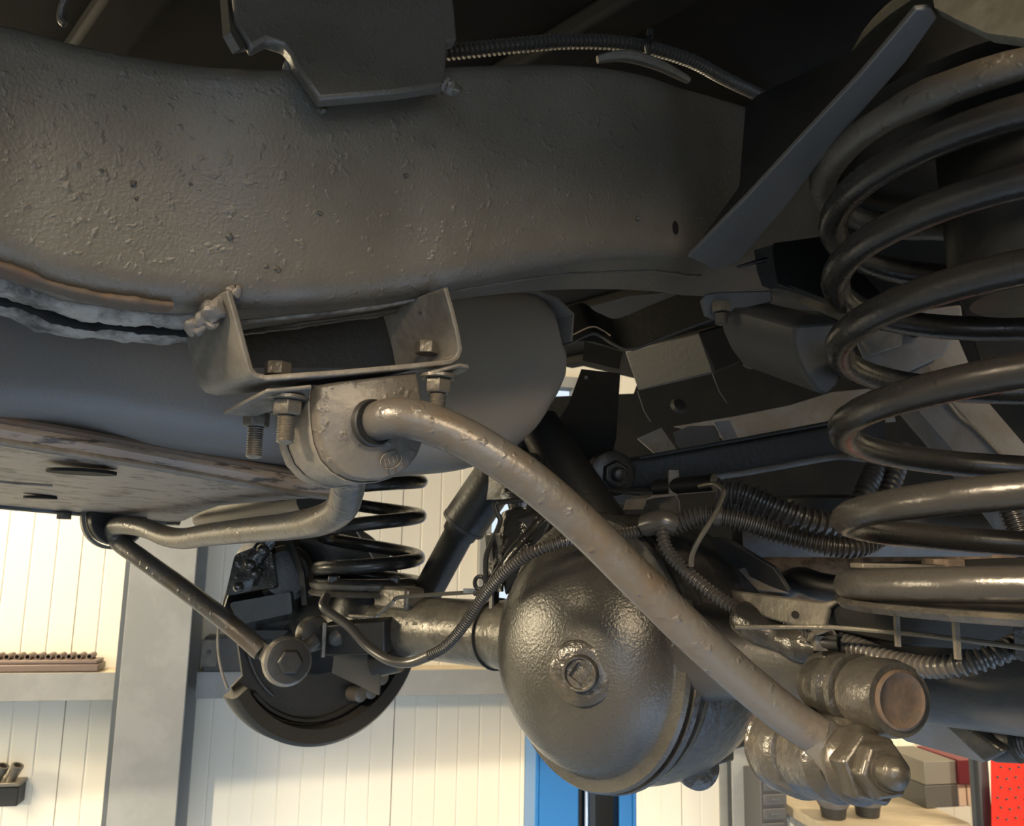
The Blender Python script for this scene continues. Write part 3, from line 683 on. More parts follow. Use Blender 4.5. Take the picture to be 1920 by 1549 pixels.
# lower lip (crescent)
rs = []
for a in arc(radians(-148), radians(-22), 50):
    rs.append([dp(.178, a, .002), dp(.182, a, .03), dp(.205, a, .036), dp(.212, a, .028), dp(.212, a, -.01), dp(.178, a, -.01)])
B().rings(rs).obj('shield_lip', 'black', br, ang=50)
rs = [[dp(.165, a, .002), dp(.168, a, .008), dp(.173, a, .008), dp(.176, a, .002)] for a in arc(radians(-140), radians(-30), 40)]
B().rings(rs).obj('pressed_ridge', 'black', br)
B().lathe(bc, NA, [(0, .09), (.02, .085), (.05, .06), (.09, .055)], 36).obj('hub_carrier', 'black', br)
B().tube([dp(.15, a, .004) for a in arc(radians(195), radians(232), 10)], .003, 8).obj('pressed_groove', 'black', br)
B().tube(catmull([dp(.205, a, .01) for a in arc(radians(150), radians(208), 10)], 3), .0025, 8).obj('edge_strip', 'bracket', br)
for a, rr in ((radians(-60), .15), (radians(-52), .16), (radians(-40), .16)):
    B().lathe(dp(rr, a, 0), NA, [(0, .016), (.03, .014), (.032, .009)], 14).obj('bush_stud', 'bolt', br)
# caliper
cal = thing('brake_caliper', 'glossy black brake caliper on the upper left of the far brake shield', 'caliper', P(480, 1070, 1.5))
B().rings([rquad(PP(*c), [.008] * 4, 3) for c in (
    [(470, 1010, 1.50), (500, 1006, 1.49), (520, 1075, 1.50), (440, 1075, 1.50)],
    [(452, 1020, 1.44), (512, 1008, 1.43), (530, 1110, 1.44), (424, 1112, 1.44)],
    [(440, 1040, 1.40), (505, 1015, 1.39), (520, 1100, 1.40), (422, 1118, 1.40)])]).obj('caliper_body', 'gloss', cal, ang=50)
random.seed(3)
B().rings([rquad(PP(*c), [.004] * 4, 2) for c in (
    [(478, 1018, 1.385), (512, 1010, 1.385), (518, 1022, 1.39), (486, 1036, 1.39)],
    [(455, 1052, 1.375), (478, 1046, 1.375), (486, 1062, 1.385), (462, 1068, 1.385)],
    [(432, 1095, 1.375), (468, 1088, 1.375), (472, 1108, 1.385), (436, 1116, 1.385)])]).obj('caliper_bridge', 'gloss', cal, ang=50)
for (a, b1) in ((492, 1030), (470, 1058), (478, 1075), (448, 1100)):
    B().lathe(P(a, b1, 1.38), CAM - P(a, b1, 1.38), [(0, .010), (.008, .008), (.01, .004)], 12).obj('casting_knob', 'gloss', cal)
B().lathe(P(535, 1075, 1.45), CAM - P(535, 1075, 1.45), [(-.02, .05), (.02, .048), (.03, .038), (.032, .02)], 30).obj('piston_housing', 'black', cal)
B().rings([rquad(PP(*c), [.006] * 4, 3) for c in (
    [(430, 1130, 1.45), (560, 1105, 1.45), (560, 1160, 1.47), (440, 1180, 1.47)], [(432, 1130, 1.40), (545, 1110, 1.40), (548, 1150, 1.42), (446, 1172, 1.42)])]).obj('mounting_bracket', 'gloss', cal)
plate([(476, 1182), (540, 1182), (526, 1198), (486, 1198)], [(476, 1182, 1.47), (540, 1182, 1.46), (486, 1198, 1.47)], .004).obj('lower_tab', 'darkgrey', cal)
plate([(530, 1010), (545, 1008), (570, 1075), (576, 1135), (566, 1135), (560, 1080)], [(530, 1010, 1.41), (570, 1075, 1.40), (576, 1135, 1.41)], .004).obj('hose_plate', 'black', cal)
plate([(432, 1112), (600, 1100), (610, 1205), (470, 1200), (444, 1170)], [(432, 1112, 1.49), (600, 1100, 1.49), (470, 1200, 1.49)], .01).obj('knuckle_plate', 'black', cal)
plate([(560, 1005), (660, 985), (700, 1050), (680, 1170), (600, 1170), (575, 1100)], [(560, 1005, 1.53), (660, 985, 1.53), (600, 1170, 1.53)], .01).obj('carrier_plate', 'black', cal)

# far spring
fc = P(694, 1000, 1.40)
kz = [(-1.6, 870), (-1, 900), (0, 966), (1, 1045), (1.5, 1070), (2, 1092), (3.1, 1100)]
kzs = [(p.x, p.y) for p in catmull([Vector((a, b1, 0)) for a, b1 in kz], 5)]
fs = thing('coil_spring', 'small looking coil spring beside the far brake, half hidden by the anti-roll bar', 'spring', Vector((fc.x, fc.y, P(694, 1105, 1.4).z)), 'coil springs')
B().tube(helix(fc, .083, -1.6, 2.55, lambda k: P(694, interp(kzs, k)[0], 1.40).z, side=1, cw=-1), .0115, 14).obj('coil', 'spring', fs)
t = thing('lower_spring_seat', 'stacked round seat plates under the far coil spring', 'spring seat', Vector((fc.x, fc.y, P(694, 1115, 1.4).z)))
zz = P(694, 1100, 1.40).z
B().lathe(Vector((fc.x, fc.y, zz)), Z, [(-.012, .03), (-.013, .094), (-.009, .097), (-.006, .095), (-.004, .090), (0, .094), (.006, .096), (.010, .090), (.010, .03)], 50).obj('seat_plates', 'axle', t)
for a in (4.2, 5.4): B().box(Vector((fc.x + .085 * cos(a), fc.y + .085 * sin(a), zz + .014)), Vector((.008, 0, 0)), Vector((0, .008, 0)), Z * .006).obj('retainer_lug', 'black', t, bevel=.002)
B().cyl(Vector((fc.x, fc.y, zz - .012)), Vector((fc.x, fc.y, zz - .045)), .05, 30, .06).obj('pedestal', 'black', t)

# far shock absorber
t = thing('shock_absorber', 'dark telescopic shock absorber leaning right, between far spring and differential', 'shock absorber', P(800, 1100, 1.36))
a = P(985, 815, 1.30); b1 = P(868, 985, 1.33); c = P(795, 1120, 1.36)
B().lathe(a, b1 - a, [(0, .035), (.02, .037), ((b1 - a).length, .037), ((b1 - a).length + .001, .030)], 36).obj('dust_tube', 'black', t)
B().lathe(b1 - (b1 - a).normalized() * .01, c - b1, [(0, .029), (.025, .028), (.03, .0245), ((c - b1).length, .0245)], 36).obj('damper_body', 'black', t)
B().tube([b1 + (a - b1).normalized() * s_ for s_ in (.001, .006)], .0378, 30).obj('tube_rim', 'darkgrey', t)

# ================================================================== ANTI-ROLL BAR
ab = thing('anti_roll_bar', 'long thick grey anti-roll bar bending out of the clamp block to lower right', 'anti-roll bar', P(1000, 900, .6))
bar_r = .0148
path = PP((640, 905, .70), (668, 850, .665), (690, 800, .63), (712, 789, .61), (745, 783, .60), (790, 790, .598), (850, 812, .598), (920, 850, .598), (1000, 905, .60), (1100, 992, .605), (1200, 1092, .61), (1300, 1190, .615), (1400, 1280, .62), (1480, 1345, .622), (1530, 1378, .622))
near = catmull(path, 8)
back = catmull(PP((668, 850, .665), (655, 890, .70), (650, 925, .73), (638, 955, .76), (600, 976, .80), (540, 987, .88), (460, 995, .98), (390, 1003, 1.08), (345, 1010, 1.16), (310, 1005, 1.22), (278, 992, 1.27), (240, 985, 1.32), (215, 990, 1.36), (222, 1015, 1.37), (260, 1044, 1.35), (330, 1094, 1.32), (400, 1146, 1.29), (450, 1186, 1.27), (490, 1222, 1.26)), 8)
full = list(reversed(back)) + near[8:]
B().tube(full, bar_r, 24).obj('bar', 'bar', ab)
# near flattened eye: rings from round to flat
eye = PP((1525, 1375, .622), (1560, 1402, .620), (1590, 1428, .618), (1610, 1450, .616), (1616, 1478, .616))
fr = frames(eye); AXN = -TH
rs = []
for (p, (tg, a_, b_)), (wd, tk) in zip(zip(eye, fr), ((bar_r, bar_r), (.020, .012), (.027, .009), (.028, .008), (.012, .007))):
    side = tg.cross(AXN).normalized(); nn = side.cross(tg).normalized()
    rs.append([p + side * (wd * cos(2 * pi * j / 20)) + nn * (tk * sin(2 * pi * j / 20)) for j in range(20)])
B().rings(rs).obj('bar_eye', 'bar', ab, ang=60)
ea = P(1598, 1432, .612)
BX = (P(1672, 1452, .555) - P(1500, 1412, .66)).normalized()
B().lathe(ea + BX * .005, BX, [(0, .028), (.003, .028), (.006, .024), (.008, .023)], 36).obj('washer', 'nut', ab)
B().hexa(ea + BX * .009, BX, .018, .0265, .3).obj('eye_nut', 'nut', ab, bevel=.0015)
B().hexa(ea + BX * .026, BX, .014, .0205, .6).obj('lock_nut', 'nut', ab, bevel=.0015)
B().lathe(ea + BX * .040, BX, [(0, .0135), (.002, .0135), (.002, .0115), (.010, .011), (.013, .008), (.0155, .003)], 24).obj('bolt_end', 'nut', ab)
# far eye
fe = P(538, 1240, 1.24); fx = (CAM - fe).normalized(); fx = (fx + NA * .6).normalized()
B().lathe(fe, fx, [(-.028, .022), (-.022, .034), (.000, .037), (.010, .035), (.012, .030)], 36).obj('bar_eye', 'axle', ab)
B().lathe(fe + fx * .012, fx, [(0, .0315), (.004, .031), (.005, .024)], 30).obj('washer', 'black', ab)
B().hexa(fe + fx * .016, fx, .014, .019, .5).obj('eye_nut', 'black', ab, bevel=.0015)
B().rings([rquad([P(*q) for q in c], [.005] * 4, 3) for c in ([(470, 1200, 1.27), (484, 1193, 1.265), (486, 1205, 1.285), (472, 1214, 1.285)], [(482, 1226, 1.25), (512, 1212, 1.245), (516, 1225, 1.27), (488, 1240, 1.27)], [(494, 1252, 1.24), (530, 1212, 1.235), (534, 1220, 1.26), (502, 1262, 1.26)])]).obj('eye_web', 'black', ab)

# near link (drop link): upper bushing on axle, stem, lower bushing
lk = thing('drop_link', 'oily drop link with two round bushings joining bar end to axle, near side', 'link', P(1640, 1330, .63))
ua = P(1530, 1283, .715); ub = P(1684, 1312, .62); ud = (ub - ua); ul = ud.length
B().lathe(ua, ud, [(0, .020), (.01, .024), (.03, .025), (.034, .029), (.040, .029), (.044, .024), (.048, .024), (.052, .030), (.058, .030), (.060, .022)], 36).obj('bush_sleeve', 'oily', lk)
B().lathe(ua + ud.normalized() * .060, ud, [(0, .022), (.002, .027), (.008, .029), (ul - .066, .029), (ul - .058, .027), (ul - .058, .022), (ul - .061, .022)], 40).obj('bush_housing', 'oily', lk)
B().lathe(ub - ud.normalized() * -.003, ud, [(-.006, .022), (.001, .022), (.002, .020), (.0005, .017), (.001, .010)], 36).obj('bush_face', 'link_face', lk)
st = catmull(PP((1652, 1322, .655), (1625, 1352, .66), (1598, 1392, .665), (1560, 1420, .67)), 6)
B().tube(st, lambda s: .019 - .003 * sin(pi * s), 18).obj('stem', 'oily', lk)
la = P(1458, 1398, .725); lb = ea - BX * .008; ld = lb - la; ll = ld.length
B().lathe(la, ld, [(0, .024), (.004, .033), (.010, .035), (.012, .032), (.016, .032), (.018, .036), (.050, .0365), (.056, .033), (.058, .028), (.062, .028), (.064, .033), (ll - .008, .031), (ll, .022)], 40).obj('bush_lower', 'oily', lk)
# far link
fl = thing('drop_link', 'short dark drop link at the far end joining bar eye to axle bracket', 'link', P(590, 1210, 1.27))
a = P(580, 1186, 1.30); b1 = P(612, 1196, 1.27)
B().lathe(a, b1 - a, [(-.004, .016), (.0, .026), (.012, .028), (.018, .026), (.020, .018)], 30).obj('upper_bush', 'axle', fl)
B().tube(PP((590, 1196, 1.29), (560, 1220, 1.27), (548, 1232, 1.26)), .013, 14).obj('stem', 'bolt', fl)
B().box(P(608, 1200, 1.262), Vector((.003, 0, 0)), Vector((0, .003, 0)), Z * .026).obj('bush_plate', 'axle', fl, bevel=.001)
B().lathe(P(632, 1196, 1.275), CAM - P(632, 1196, 1.275), [(0, .014), (.008, .012), (.010, .006)], 14).obj('bolt_head', 'black', fl)

# ================================================================== BAR CLAMP (near): U bracket, clamp strap, rubber block
br2 = thing('bar_bracket', 'grey welded U bracket under the chassis rail holding the bar clamp', 'bracket', P(650, 650, .62))
WV = (P(370, 640, .68) - P(430, 600, .60)); WV = TH * .085
ub_ = PP((424, 545, .562), (440, 600, .566), (456, 660, .570), (466, 695, .572), (478, 708, .575), (500, 714, .578), (640, 704, .60), (760, 693, .62), (845, 684, .633), (862, 674, .636), (868, 655, .636), (862, 620, .636), (852, 580, .635), (840, 538, .633))
B().ribbon(ub_, WV, .0042).obj('u_channel', 'bracket', br2, bevel=.001)
# lug ends of the lower strap, flat plates right and left
LW = LV
pl_l = [P(418, 770, .62), P(500, 728, .585), P(585, 720, .592), P(580, 740, .60), P(545, 752, .615), P(480, 775, .65)]
B().prism(pl_l, Z * -.003).obj('strap_flange', 'bracket', br2, bevel=.001)
pl_r = [P(800, 697, .622), P(862, 680, .626), P(880, 684, .632), P(872, 692, .66), P(810, 712, .67)]
B().prism(pl_r, Z * -.003).obj('strap_flange', 'bracket', br2, bevel=.001)
D = -Z
nut_set(br2, P(540, 744, .606), D, .0115, .011, .0068, .020)
nut_set(br2, P(482, 768, .655), D, .0105, .011, .0065, .024)
nut_set(br2, P(822, 704, .632), D, .0105, .011, .0065, .022)
B().hexa(P(800, 664, .65), Z, .010, .0095).obj('bolt_head', 'bolt', br2, bevel=.0005)
B().hexa(P(520, 704, .625), Z, .010, .0105).obj('bolt_head', 'bolt', br2, bevel=.0005)
B().lathe(P(796, 570, .66), Z * -1, [(0, .004), (.008, .004)], 12).obj('stud', 'bolt', br2)

cl = thing('bar_clamp', 'rounded rubber block in a U strap clamping the anti-roll bar, near side', 'clamp', P(690, 810, .62))
# D outline in plane with normal ~ -TH tilted; outline in pixels at front face
fpl = Plane((597, 720, .600), (785, 700, .630), (700, 900, .612))
Dout = [(597, 722), (640, 714), (700, 707), (784, 697), (789, 720), (795, 760), (798, 800), (795, 830), (785, 855), (768, 876), (745, 892), (718, 900), (690, 902), (662, 897), (636, 882), (616, 860), (604, 830), (598, 795), (596, 760)]
front = [fpl.at(*q) for q in Dout]; ctr = sum(front, Vector()) / len(front)
BV = TH * .062
def shr(pts, s_, v): return [ctr + (p - ctr) * s_ + v for p in pts]
B().rings([shr(front, .93, Vector()), shr(front, .98, TH * .0015), shr(front, 1, TH * .004), shr(front, 1, BV)]).obj('rubber_block', 'bush', cl, ang=50)
# collar around bar
h0 = P(706, 792, .607)
B().lathe(h0 + TH * .006, -TH, [(0, .018), (.004, .0175), (.0050, .0165), (.004, .015)], 36).obj('bar_recess', 'black', cl)
# straps
def strap(v0, v1, s0, s1, name, m):
    idx = list(range(4, 19)) + [0]
    rs = []
    for i in idx:
        p = front[i]; d_ = (p - ctr)
        rs.append([ctr + d_ * s0 + v0, ctr + d_ * s0 + v1, ctr + d_ * s1 + v1, ctr + d_ * s1 + v0])
    B().rings(rs).obj(name, m, cl, ang=50, bevel=.0006)
strap(TH * .010, TH * .046, 1.01, 1.05, 'strap', 'bracket')
strap(TH * .050, TH * .058, 1.01, 1.09, 'strap_rim', 'bracket')
# embossed oval mark on the block
q0, _n = fpl.at(733, 863), fpl.n
ux = (fpl.at(755, 852) - q0).normalized(); uy = fpl.n.cross(ux).normalized()
ov = [q0 - fpl.n * .0006 + ux * (.0085 * cos(a)) + uy * (.0062 * sin(a)) for a in [i * 2 * pi / 28 for i in range(29)]]
B().tube(ov, .0005, 6).obj('embossed_oval', 'bush', cl)
random.seed(2)
for i in range(4):
    c = q0 - fpl.n * .0006 + ux * (-.005 + i * .0033)
    B().tube([c - uy * .0026 + ux * .0006, c + uy * .0026 - ux * .0004], .0005, 6).obj('embossed_mark', 'bush', cl)
    B().tube([c - uy * .0026, c - uy * .002 + ux * .0018], .0004, 6).obj('embossed_mark', 'bush', cl)

# far bar clamp
fc2 = thing('bar_clamp', 'round dark bar clamp under the cradle at far left', 'clamp', P(205, 980, 1.36))
q = P(212, 972, 1.40)
B().lathe(q, -TH, [(0, .044), (.03, .046), (.034, .044), (.034, .036), (.032, .03)], 40).obj('rubber_block', 'black', fc2)
rs = [[q + LV * (r * cos(a)) + Z * (r * sin(a)) - TH * h for r, h in ((.0465, .0), (.0465, .012), (.052, .012), (.052, 0))] for a in arc(radians(160), radians(380), 30)]
B().rings(rs).obj('strap', 'bracket', fc2)
B().hexa(P(118, 962, 1.35), -Z, .01, .010).obj('bolt_head', 'bolt', fc2)

# ================================================================== TANK AND CRADLE
tk = thing('fuel_tank', 'rounded dark grey tank behind the anti-roll bar bracket', 'tank', P(500, 700, .9))
stn = []
def tz(px, py, d): return P(px, py, d)
tab = [(-300, 752, .545), (0, 792, .64), (200, 822, .70), (400, 850, .755), (600, 868, .81), (800, 884, .865), (900, 880, .90), (960, 862, .918), (1010, 832, .935), (1045, 785, .948), (1062, 720, .955)]
top = [(-300, 500), (0, 520), (400, 520), (800, 520), (960, 522), (1010, 530), (1045, 565), (1062, 640)]
for q in catmull([Vector(a) for a in tab], 5):
    ty = interp(top, q.x)[0]
    FTt = P(q.x, ty, q.z); FBt = P(q.x, q.y, q.z)
    hh = (FTt - FBt).length; r_ = min(.055, hh * .42)
    offv = TH * .50
    stn.append(rquad([FTt, FBt, FBt + offv, FTt + offv], [min(.03, hh * .4), r_, r_, min(.03, hh * .4)], 7))
B().rings(stn).obj('tank_shell', 'tank', tk, ang=50)
fl1 = [P(a, b1, c) for a, b1, c in ((860, 555, .905), (1005, 548, .93), (1045, 562, .945), (1074, 590, .952), (1070, 640, .958))]
B().ribbon(fl1, TH * .05, .003).obj('seam_flange', 'tank', tk)
plate([(456, 628), (740, 590), (750, 690), (456, 690)], [(456, 628, .70), (740, 590, .76), (456, 690, .70)], .004).obj('dark_inner_plate', 'black', tk)  # black plate set behind the opening of the U bracket

cr = thing('tank_cradle', 'worn brown steel cradle with slots beneath the tank, far left', 'cradle', P(250, 900, .9))
n1 = catmull(PP((-200, 795, .60), (0, 826, .66), (150, 851, .70), (300, 876, .76), (450, 903, .81), (560, 924, .86), (640, 932, .90)), 4)
n0 = catmull(PP((-200, 752, .60), (0, 786, .66), (150, 812, .70), (300, 840, .76), (450, 868, .81), (560, 886, .86), (640, 898, .90)), 4)
f1 = catmull(PP((-200, 930, 1.18), (0, 948, 1.30), (100, 957, 1.36), (230, 968, 1.42), (335, 979, 1.46), (385, 952, 1.28), (640, 930, 1.0)), 4)
rs = []
for a, b1, c in zip(n0, n1, f1):
    e = (c - b1)
    rs.append([a, a.lerp(b1, .5) - TH * .004, b1, b1 + e * .04 + Z * .001, b1 + e * .08 - Z * .0005, b1 + e * .5, c, c + Z * .012, c + Z * .014, b1 + e * .5 + Z * .01, b1 + Z * .012, a + TH * .006])
B().rings(rs).obj('cradle_pan', 'tray', cr, ang=25)
B().tube([p - Z * .001 for p in n1], .0032, 8).obj('edge_bead', 'bracket', cr)
B().tube([p + Z * .000 for p in n0], .004, 8).obj('edge_bead', 'rust', cr)
B().tube(f1[:17], .006, 8).obj('edge_bead', 'black', cr)
def slot(px, py, w_, dd):
    c = P(px, py, dd); k_ = [c + LV * (w_ * cos(a)) + TH * (w_ * .9 * sin(a)) for a in [i * 2 * pi / 24 for i in range(24)]]
    B().prism([p - Z * .0035 for p in k_], Z * .003).obj('slot_hole', 'dull', cr)
slot(154, 881, .030, .775); slot(76, 930, .020, 1.10)
B().box(P(124, 966, 1.36), Vector((.006, 0, 0)), Vector((0, .006, 0)), Z * .007).obj('bolt_head', 'black', cr)
B().tube(PP((-20, 902, .92), (40, 907, .93), (98, 911, .94)), .0015, 8).obj('pressed_line', 'tray', cr)
# gray beam under cradle at right (cross tube leading away)
t = thing('cross_tube', 'dark tube end under the cradle behind the anti-roll bar', 'tube', P(450, 960, 1.3))
B().lathe(P(380, 972, 1.46), P(620, 930, 1.02) - P(380, 972, 1.46), [(0, .018), (.1, .024), (.5, .024)], 20).obj('tube_body', 'black', t)

# ================================================================== BUMP STOP AND MIDDLE CLUTTER
bs = thing('bump_stop', 'dark rounded bump stop cup bolted under the rail, beside the near spring', 'bump stop', P(1460, 640, .75))
pl = Plane((1350, 600, .80), (1440, 570, .79), (1405, 690, .80))
end = [pl.at(*q) for q in ((1350, 600), (1352, 572), (1440, 566), (1442, 600), (1438, 640), (1426, 672), (1408, 690), (1392, 684), (1370, 655), (1356, 625))]
ev = P(1590, 604, .70) - P(1440, 566, .79)
B().prism(end, ev).obj('stop_cup', 'darkgrey', bs, bevel=.003)
B().tube([p - TH * .001 for p in catmull(end[2:8], 5)], .0013, 6).obj('cup_rim', 'bracket', bs)
q = P(1466, 702, .757); B().lathe(q, -Z, [(0, .004), (.001, .0036)], 12).obj('vent_hole', 'dull', bs)
plate([(1312, 566), (1322, 552), (1350, 548), (1446, 546), (1448, 566), (1352, 590), (1344, 602), (1320, 594)], [(1312, 566, .79), (1446, 546, .77), (1344, 602, .79)], .004).obj('mount_plate', 'darkgrey', bs, bevel=.001)
B().ribbon(PP((1440, 572, .785), (1446, 548, .782), (1456, 540, .78), (1500, 552, .755), (1560, 575, .72), (1600, 592, .69)), TH * .012, .0035).obj('mount_strip', 'bracket', bs)
nt_ = B().hexa(P(1352, 586, .78), Z, .010, .0095, .3).obj('nut', 'bolt', bs)
thread(B(), P(1352, 588, .78), -Z, .010, .006).obj('thread', 'bolt', nt_)
t = thing('rail_bracket', 'folded black bracket edge above the bump stop', 'bracket', P(1500, 510, .85))
plate([(1385, 500), (1450, 485), (1452, 500), (1458, 532), (1600, 590), (1660, 560), (1560, 440), (1450, 455), (1446, 478), (1380, 498)], [(1385, 500, .86), (1600, 590, .80), (1450, 455, .86)], .004).obj('bracket_plate', 'black', t, bevel=.001)
B().ribbon(PP((1446, 460, .85), (1452, 500, .85), (1462, 528, .84), (1600, 580, .79)), TH * .02, .003).obj('bracket_lip', 'darkgrey', t)

# pressed cross panel (wavy) behind bump stop
t = thing('pressed_panel', 'dark pressed floor crosspiece with stepped lower edge, right of the tank', 'body panel', P(1200, 610, 1.4))
pr = catmull(PP((1040, 655, 1.35), (1075, 640, 1.35), (1110, 625, 1.35), (1130, 632, 1.35), (1150, 645, 1.34), (1185, 655, 1.33), (1250, 630, 1.31), (1330, 600, 1.29), (1420, 570, 1.27)), 5)
B().ribbon(pr, Z * .055 + TH * .03, .004).obj('panel_face', 'black', t)
B().tube(pr, .003, 8).obj('panel_edge', 'darkgrey', t)
B().tube([p + Z * .011 for p in pr[:20]], .0014, 6).obj('bright_edge', 'cream', t)
plate([(1070, 585), (1180, 555), (1290, 545), (1240, 565), (1180, 600), (1150, 630), (1130, 615), (1085, 600)], [(1070, 585, 1.6), (1290, 545, 1.5), (1150, 630, 1.6)], .004).obj('panel_sheet', 'darkgrey', t)
t = thing('battery_tray', 'matt black square box panel in the gap right of the tank', 'box', P(1260, 690, 1.45))
plate([(1170, 658), (1312, 622), (1340, 700), (1196, 733)], [(1170, 658, 1.55), (1312, 622, 1.45), (1196, 733, 1.55)], .12).obj('box_body', 'darkgrey', t, bevel=.004)
B().tube(PP((1196, 733, 1.5), (1208, 770, 1.5), (1220, 790, 1.5)), .0015, 6).obj('box_edge', 'darkgrey', t)
B().tube(PP((1336, 700, 1.42), (1350, 735, 1.42), (1364, 755, 1.42)), .0015, 6).obj('box_edge', 'darkgrey', t)
B().lathe(P(1272, 762, 1.45), Vector((.3, -1, .5)), [(0, .016), (.006, .012), (.008, .004)], 12).obj('grommet', 'darkgrey', t)
t = thing('strut_plate', 'tapered black strut with small holes right of the tank', 'bracket', P(1110, 760, 1.3))
plate([(1096, 640), (1166, 660), (1160, 692), (1092, 676)], [(1096, 640, 1.3), (1166, 660, 1.28), (1092, 676, 1.3)], .004).obj('strut_face', 'dull', t)
plate([(1090, 692), (1162, 700), (1155, 820), (1140, 880), (1050, 880), (1000, 860), (1065, 760)], [(1090, 692, 1.3), (1162, 700, 1.28), (1050, 880, 1.3)], .004).obj('strut_face', 'dull', t)
B().lathe(P(1099, 708, 1.295), CAM - P(1099, 708, 1.295), [(0, .0028), (.001, .0026)], 10).obj('rivet', 'greyplate', t)
B().lathe(P(1150, 715, 1.285), CAM - P(1150, 715, 1.285), [(0, .0032), (.001, .003)], 10).obj('rivet', 'greyplate', t)
# tube left strut behind tank
B().lathe(P(1010, 795, 1.2), P(1075, 905, 1.15) - P(1010, 795, 1.2), [(0, .03), (.2, .04)], 24).obj('strut_tube', 'black', None, 'dark stub tube below the right end of the tank', 'tube')
# blue-grey folded sheet
t = thing('folded_sheet', 'dusty blue grey folded sheet above the dark crossmember', 'body panel', P(1380, 800, 1.4))
plate([(1262, 800), (1380, 780), (1480, 760), (1560, 735), (1660, 725), (1680, 790), (1370, 825)], [(1262, 800, 1.42), (1660, 725, 1.3), (1370, 825, 1.38)], .004).obj('sheet_face', 'greyplate', t, bevel=.001)
plate([(1195, 822), (1240, 802), (1268, 842), (1230, 852)], [(1195, 822, 1.4), (1240, 802, 1.4), (1230, 852, 1.38)], .004).obj('sheet_tab', 'greyplate', t)
plate([(1262, 812), (1290, 800), (1345, 798), (1350, 828), (1280, 846), (1268, 834)], [(1262, 812, 1.37), (1345, 798, 1.35), (1280, 846, 1.37)], .004).obj('sheet_step', 'darkgrey', t)
plate([(1338, 792), (1368, 788), (1384, 822), (1358, 828)], [(1338, 792, 1.34), (1368, 788, 1.34), (1358, 828, 1.34)], .004).obj('sheet_clip', 'greyplate', t)
# crossmember
cm = thing('crossmember', 'long dark channel crossmember running right from the tank to the near spring', 'crossmember', P(1350, 850, 1.2))
rs = []
for (x, yt, yb, d) in ((960, 886, 935, 1.24), (1130, 868, 928, 1.2), (1250, 852, 915, 1.17), (1400, 826, 892, 1.13), (1560, 796, 862, 1.08), (1660, 778, 850, 1.05)):
    a, b1 = P(x, yt, d), P(x, yb, d); rs.append(rquad([a, b1, b1 + TH * .07, a + TH * .07], [.008, .008, .004, .004], 3))
B().rings(rs).obj('channel', 'black', cm)
B().tube(catmull(PP((1318, 898, 1.11), (1400, 886, 1.10), (1500, 868, 1.07), (1565, 857, 1.05), (1600, 858, 1.03), (1650, 866, 1.02)), 6), .0042, 10).obj('lower_lip', 'greyplate', cm)
B().tube(catmull(PP((1200, 858, 1.16), (1400, 822, 1.11), (1570, 790, 1.06)), 6), .0025, 8).obj('upper_lip', 'darkgrey', cm)
q = P(1150, 888, 1.17); v = (P(1180, 892, 1.1) - q).normalized()
B().lathe(q, v, [(-.02, .034), (0, .032), (.004, .024)], 30).obj('boss', 'black', cm)
nt_ = B().hexa(q + v * .004, v, .014, .019).obj('nut', 'black', cm, bevel=.001)
thread(B(), q + v * .018, v, .016, .010, .003).obj('thread', 'black', nt_)
# drop bracket on the crossmember and small clamp
t = thing('pipe_clamp', 'small grey clamp bracket under the crossmember above the differential', 'bracket', P(1262, 930, 1.0))
B().box(P(1262, 905, 1.06), Vector((.007, 0, 0)), Vector((0, .006, 0)), Z * .016).obj('clamp_post', 'bracket', t, bevel=.001)
B().ribbon(PP((1206, 956, 1.02), (1212, 938, 1.02), (1225, 934, 1.02), (1266, 930, 1.02), (1272, 940, 1.02), (1274, 965, 1.02)), TH * .03, .003).obj('clamp_strap', 'bracket', t)
B().cyl(P(1230, 915, 1.08), P(1340, 905, 1.02), .011, 18).obj('clamp_tube', 'black', t)
t = thing('breather_line', 'thin black pipe running level behind the anti-roll bar to the crossmember clamp', 'pipe', P(1150, 920, 1.1))
B().tube(PP((1040, 922, 1.15), (1150, 920, 1.12), (1310, 918, 1.05)), .0032, 8).obj('pipe_run', 'black', t)
# grey sheet glimpse behind diff top
t = thing('prop_flange', 'pale grey sheet tip above the differential behind the anti-roll bar', 'body panel', P(1170, 940, 1.3))
plate([(1110, 918), (1200, 930), (1215, 948), (1190, 952), (1140, 940)], [(1110, 918, 1.3), (1200, 930, 1.28), (1140, 940, 1.3)], .004).obj('sheet_tip', 'greyplate', t)

# diff top coupling / prop yoke
t = thing('a_frame_joint', 'greasy ball joint housing left of the differential top, behind the thin pipe', 'joint', P(980, 980, 1.12))
B().lathe(P(985, 860, 1.16), P(980, 1010, 1.12) - P(985, 860, 1.16), [(0, .03), (.03, .032), (.034, .026), (.045, .028), (.05, .034), (.056, .034), (.06, .024), (.075, .02), (.08, .03), (.10, .034), (.14, .036)], 28).obj('joint_body', 'gloss', t, ang=30)
plate([(950, 990), (965, 968), (1000, 958), (1040, 975), (1000, 1060), (945, 1120), (935, 1050)], [(950, 990, 1.1), (1040, 975, 1.08), (935, 1050, 1.1)], .03).obj('joint_arm', 'black', t, bevel=.006)
B().ribbon(PP((937, 1000, 1.09), (942, 1060, 1.09), (940, 1110, 1.09)), TH * .03, .004).obj('arm_edge', 'gloss', t)

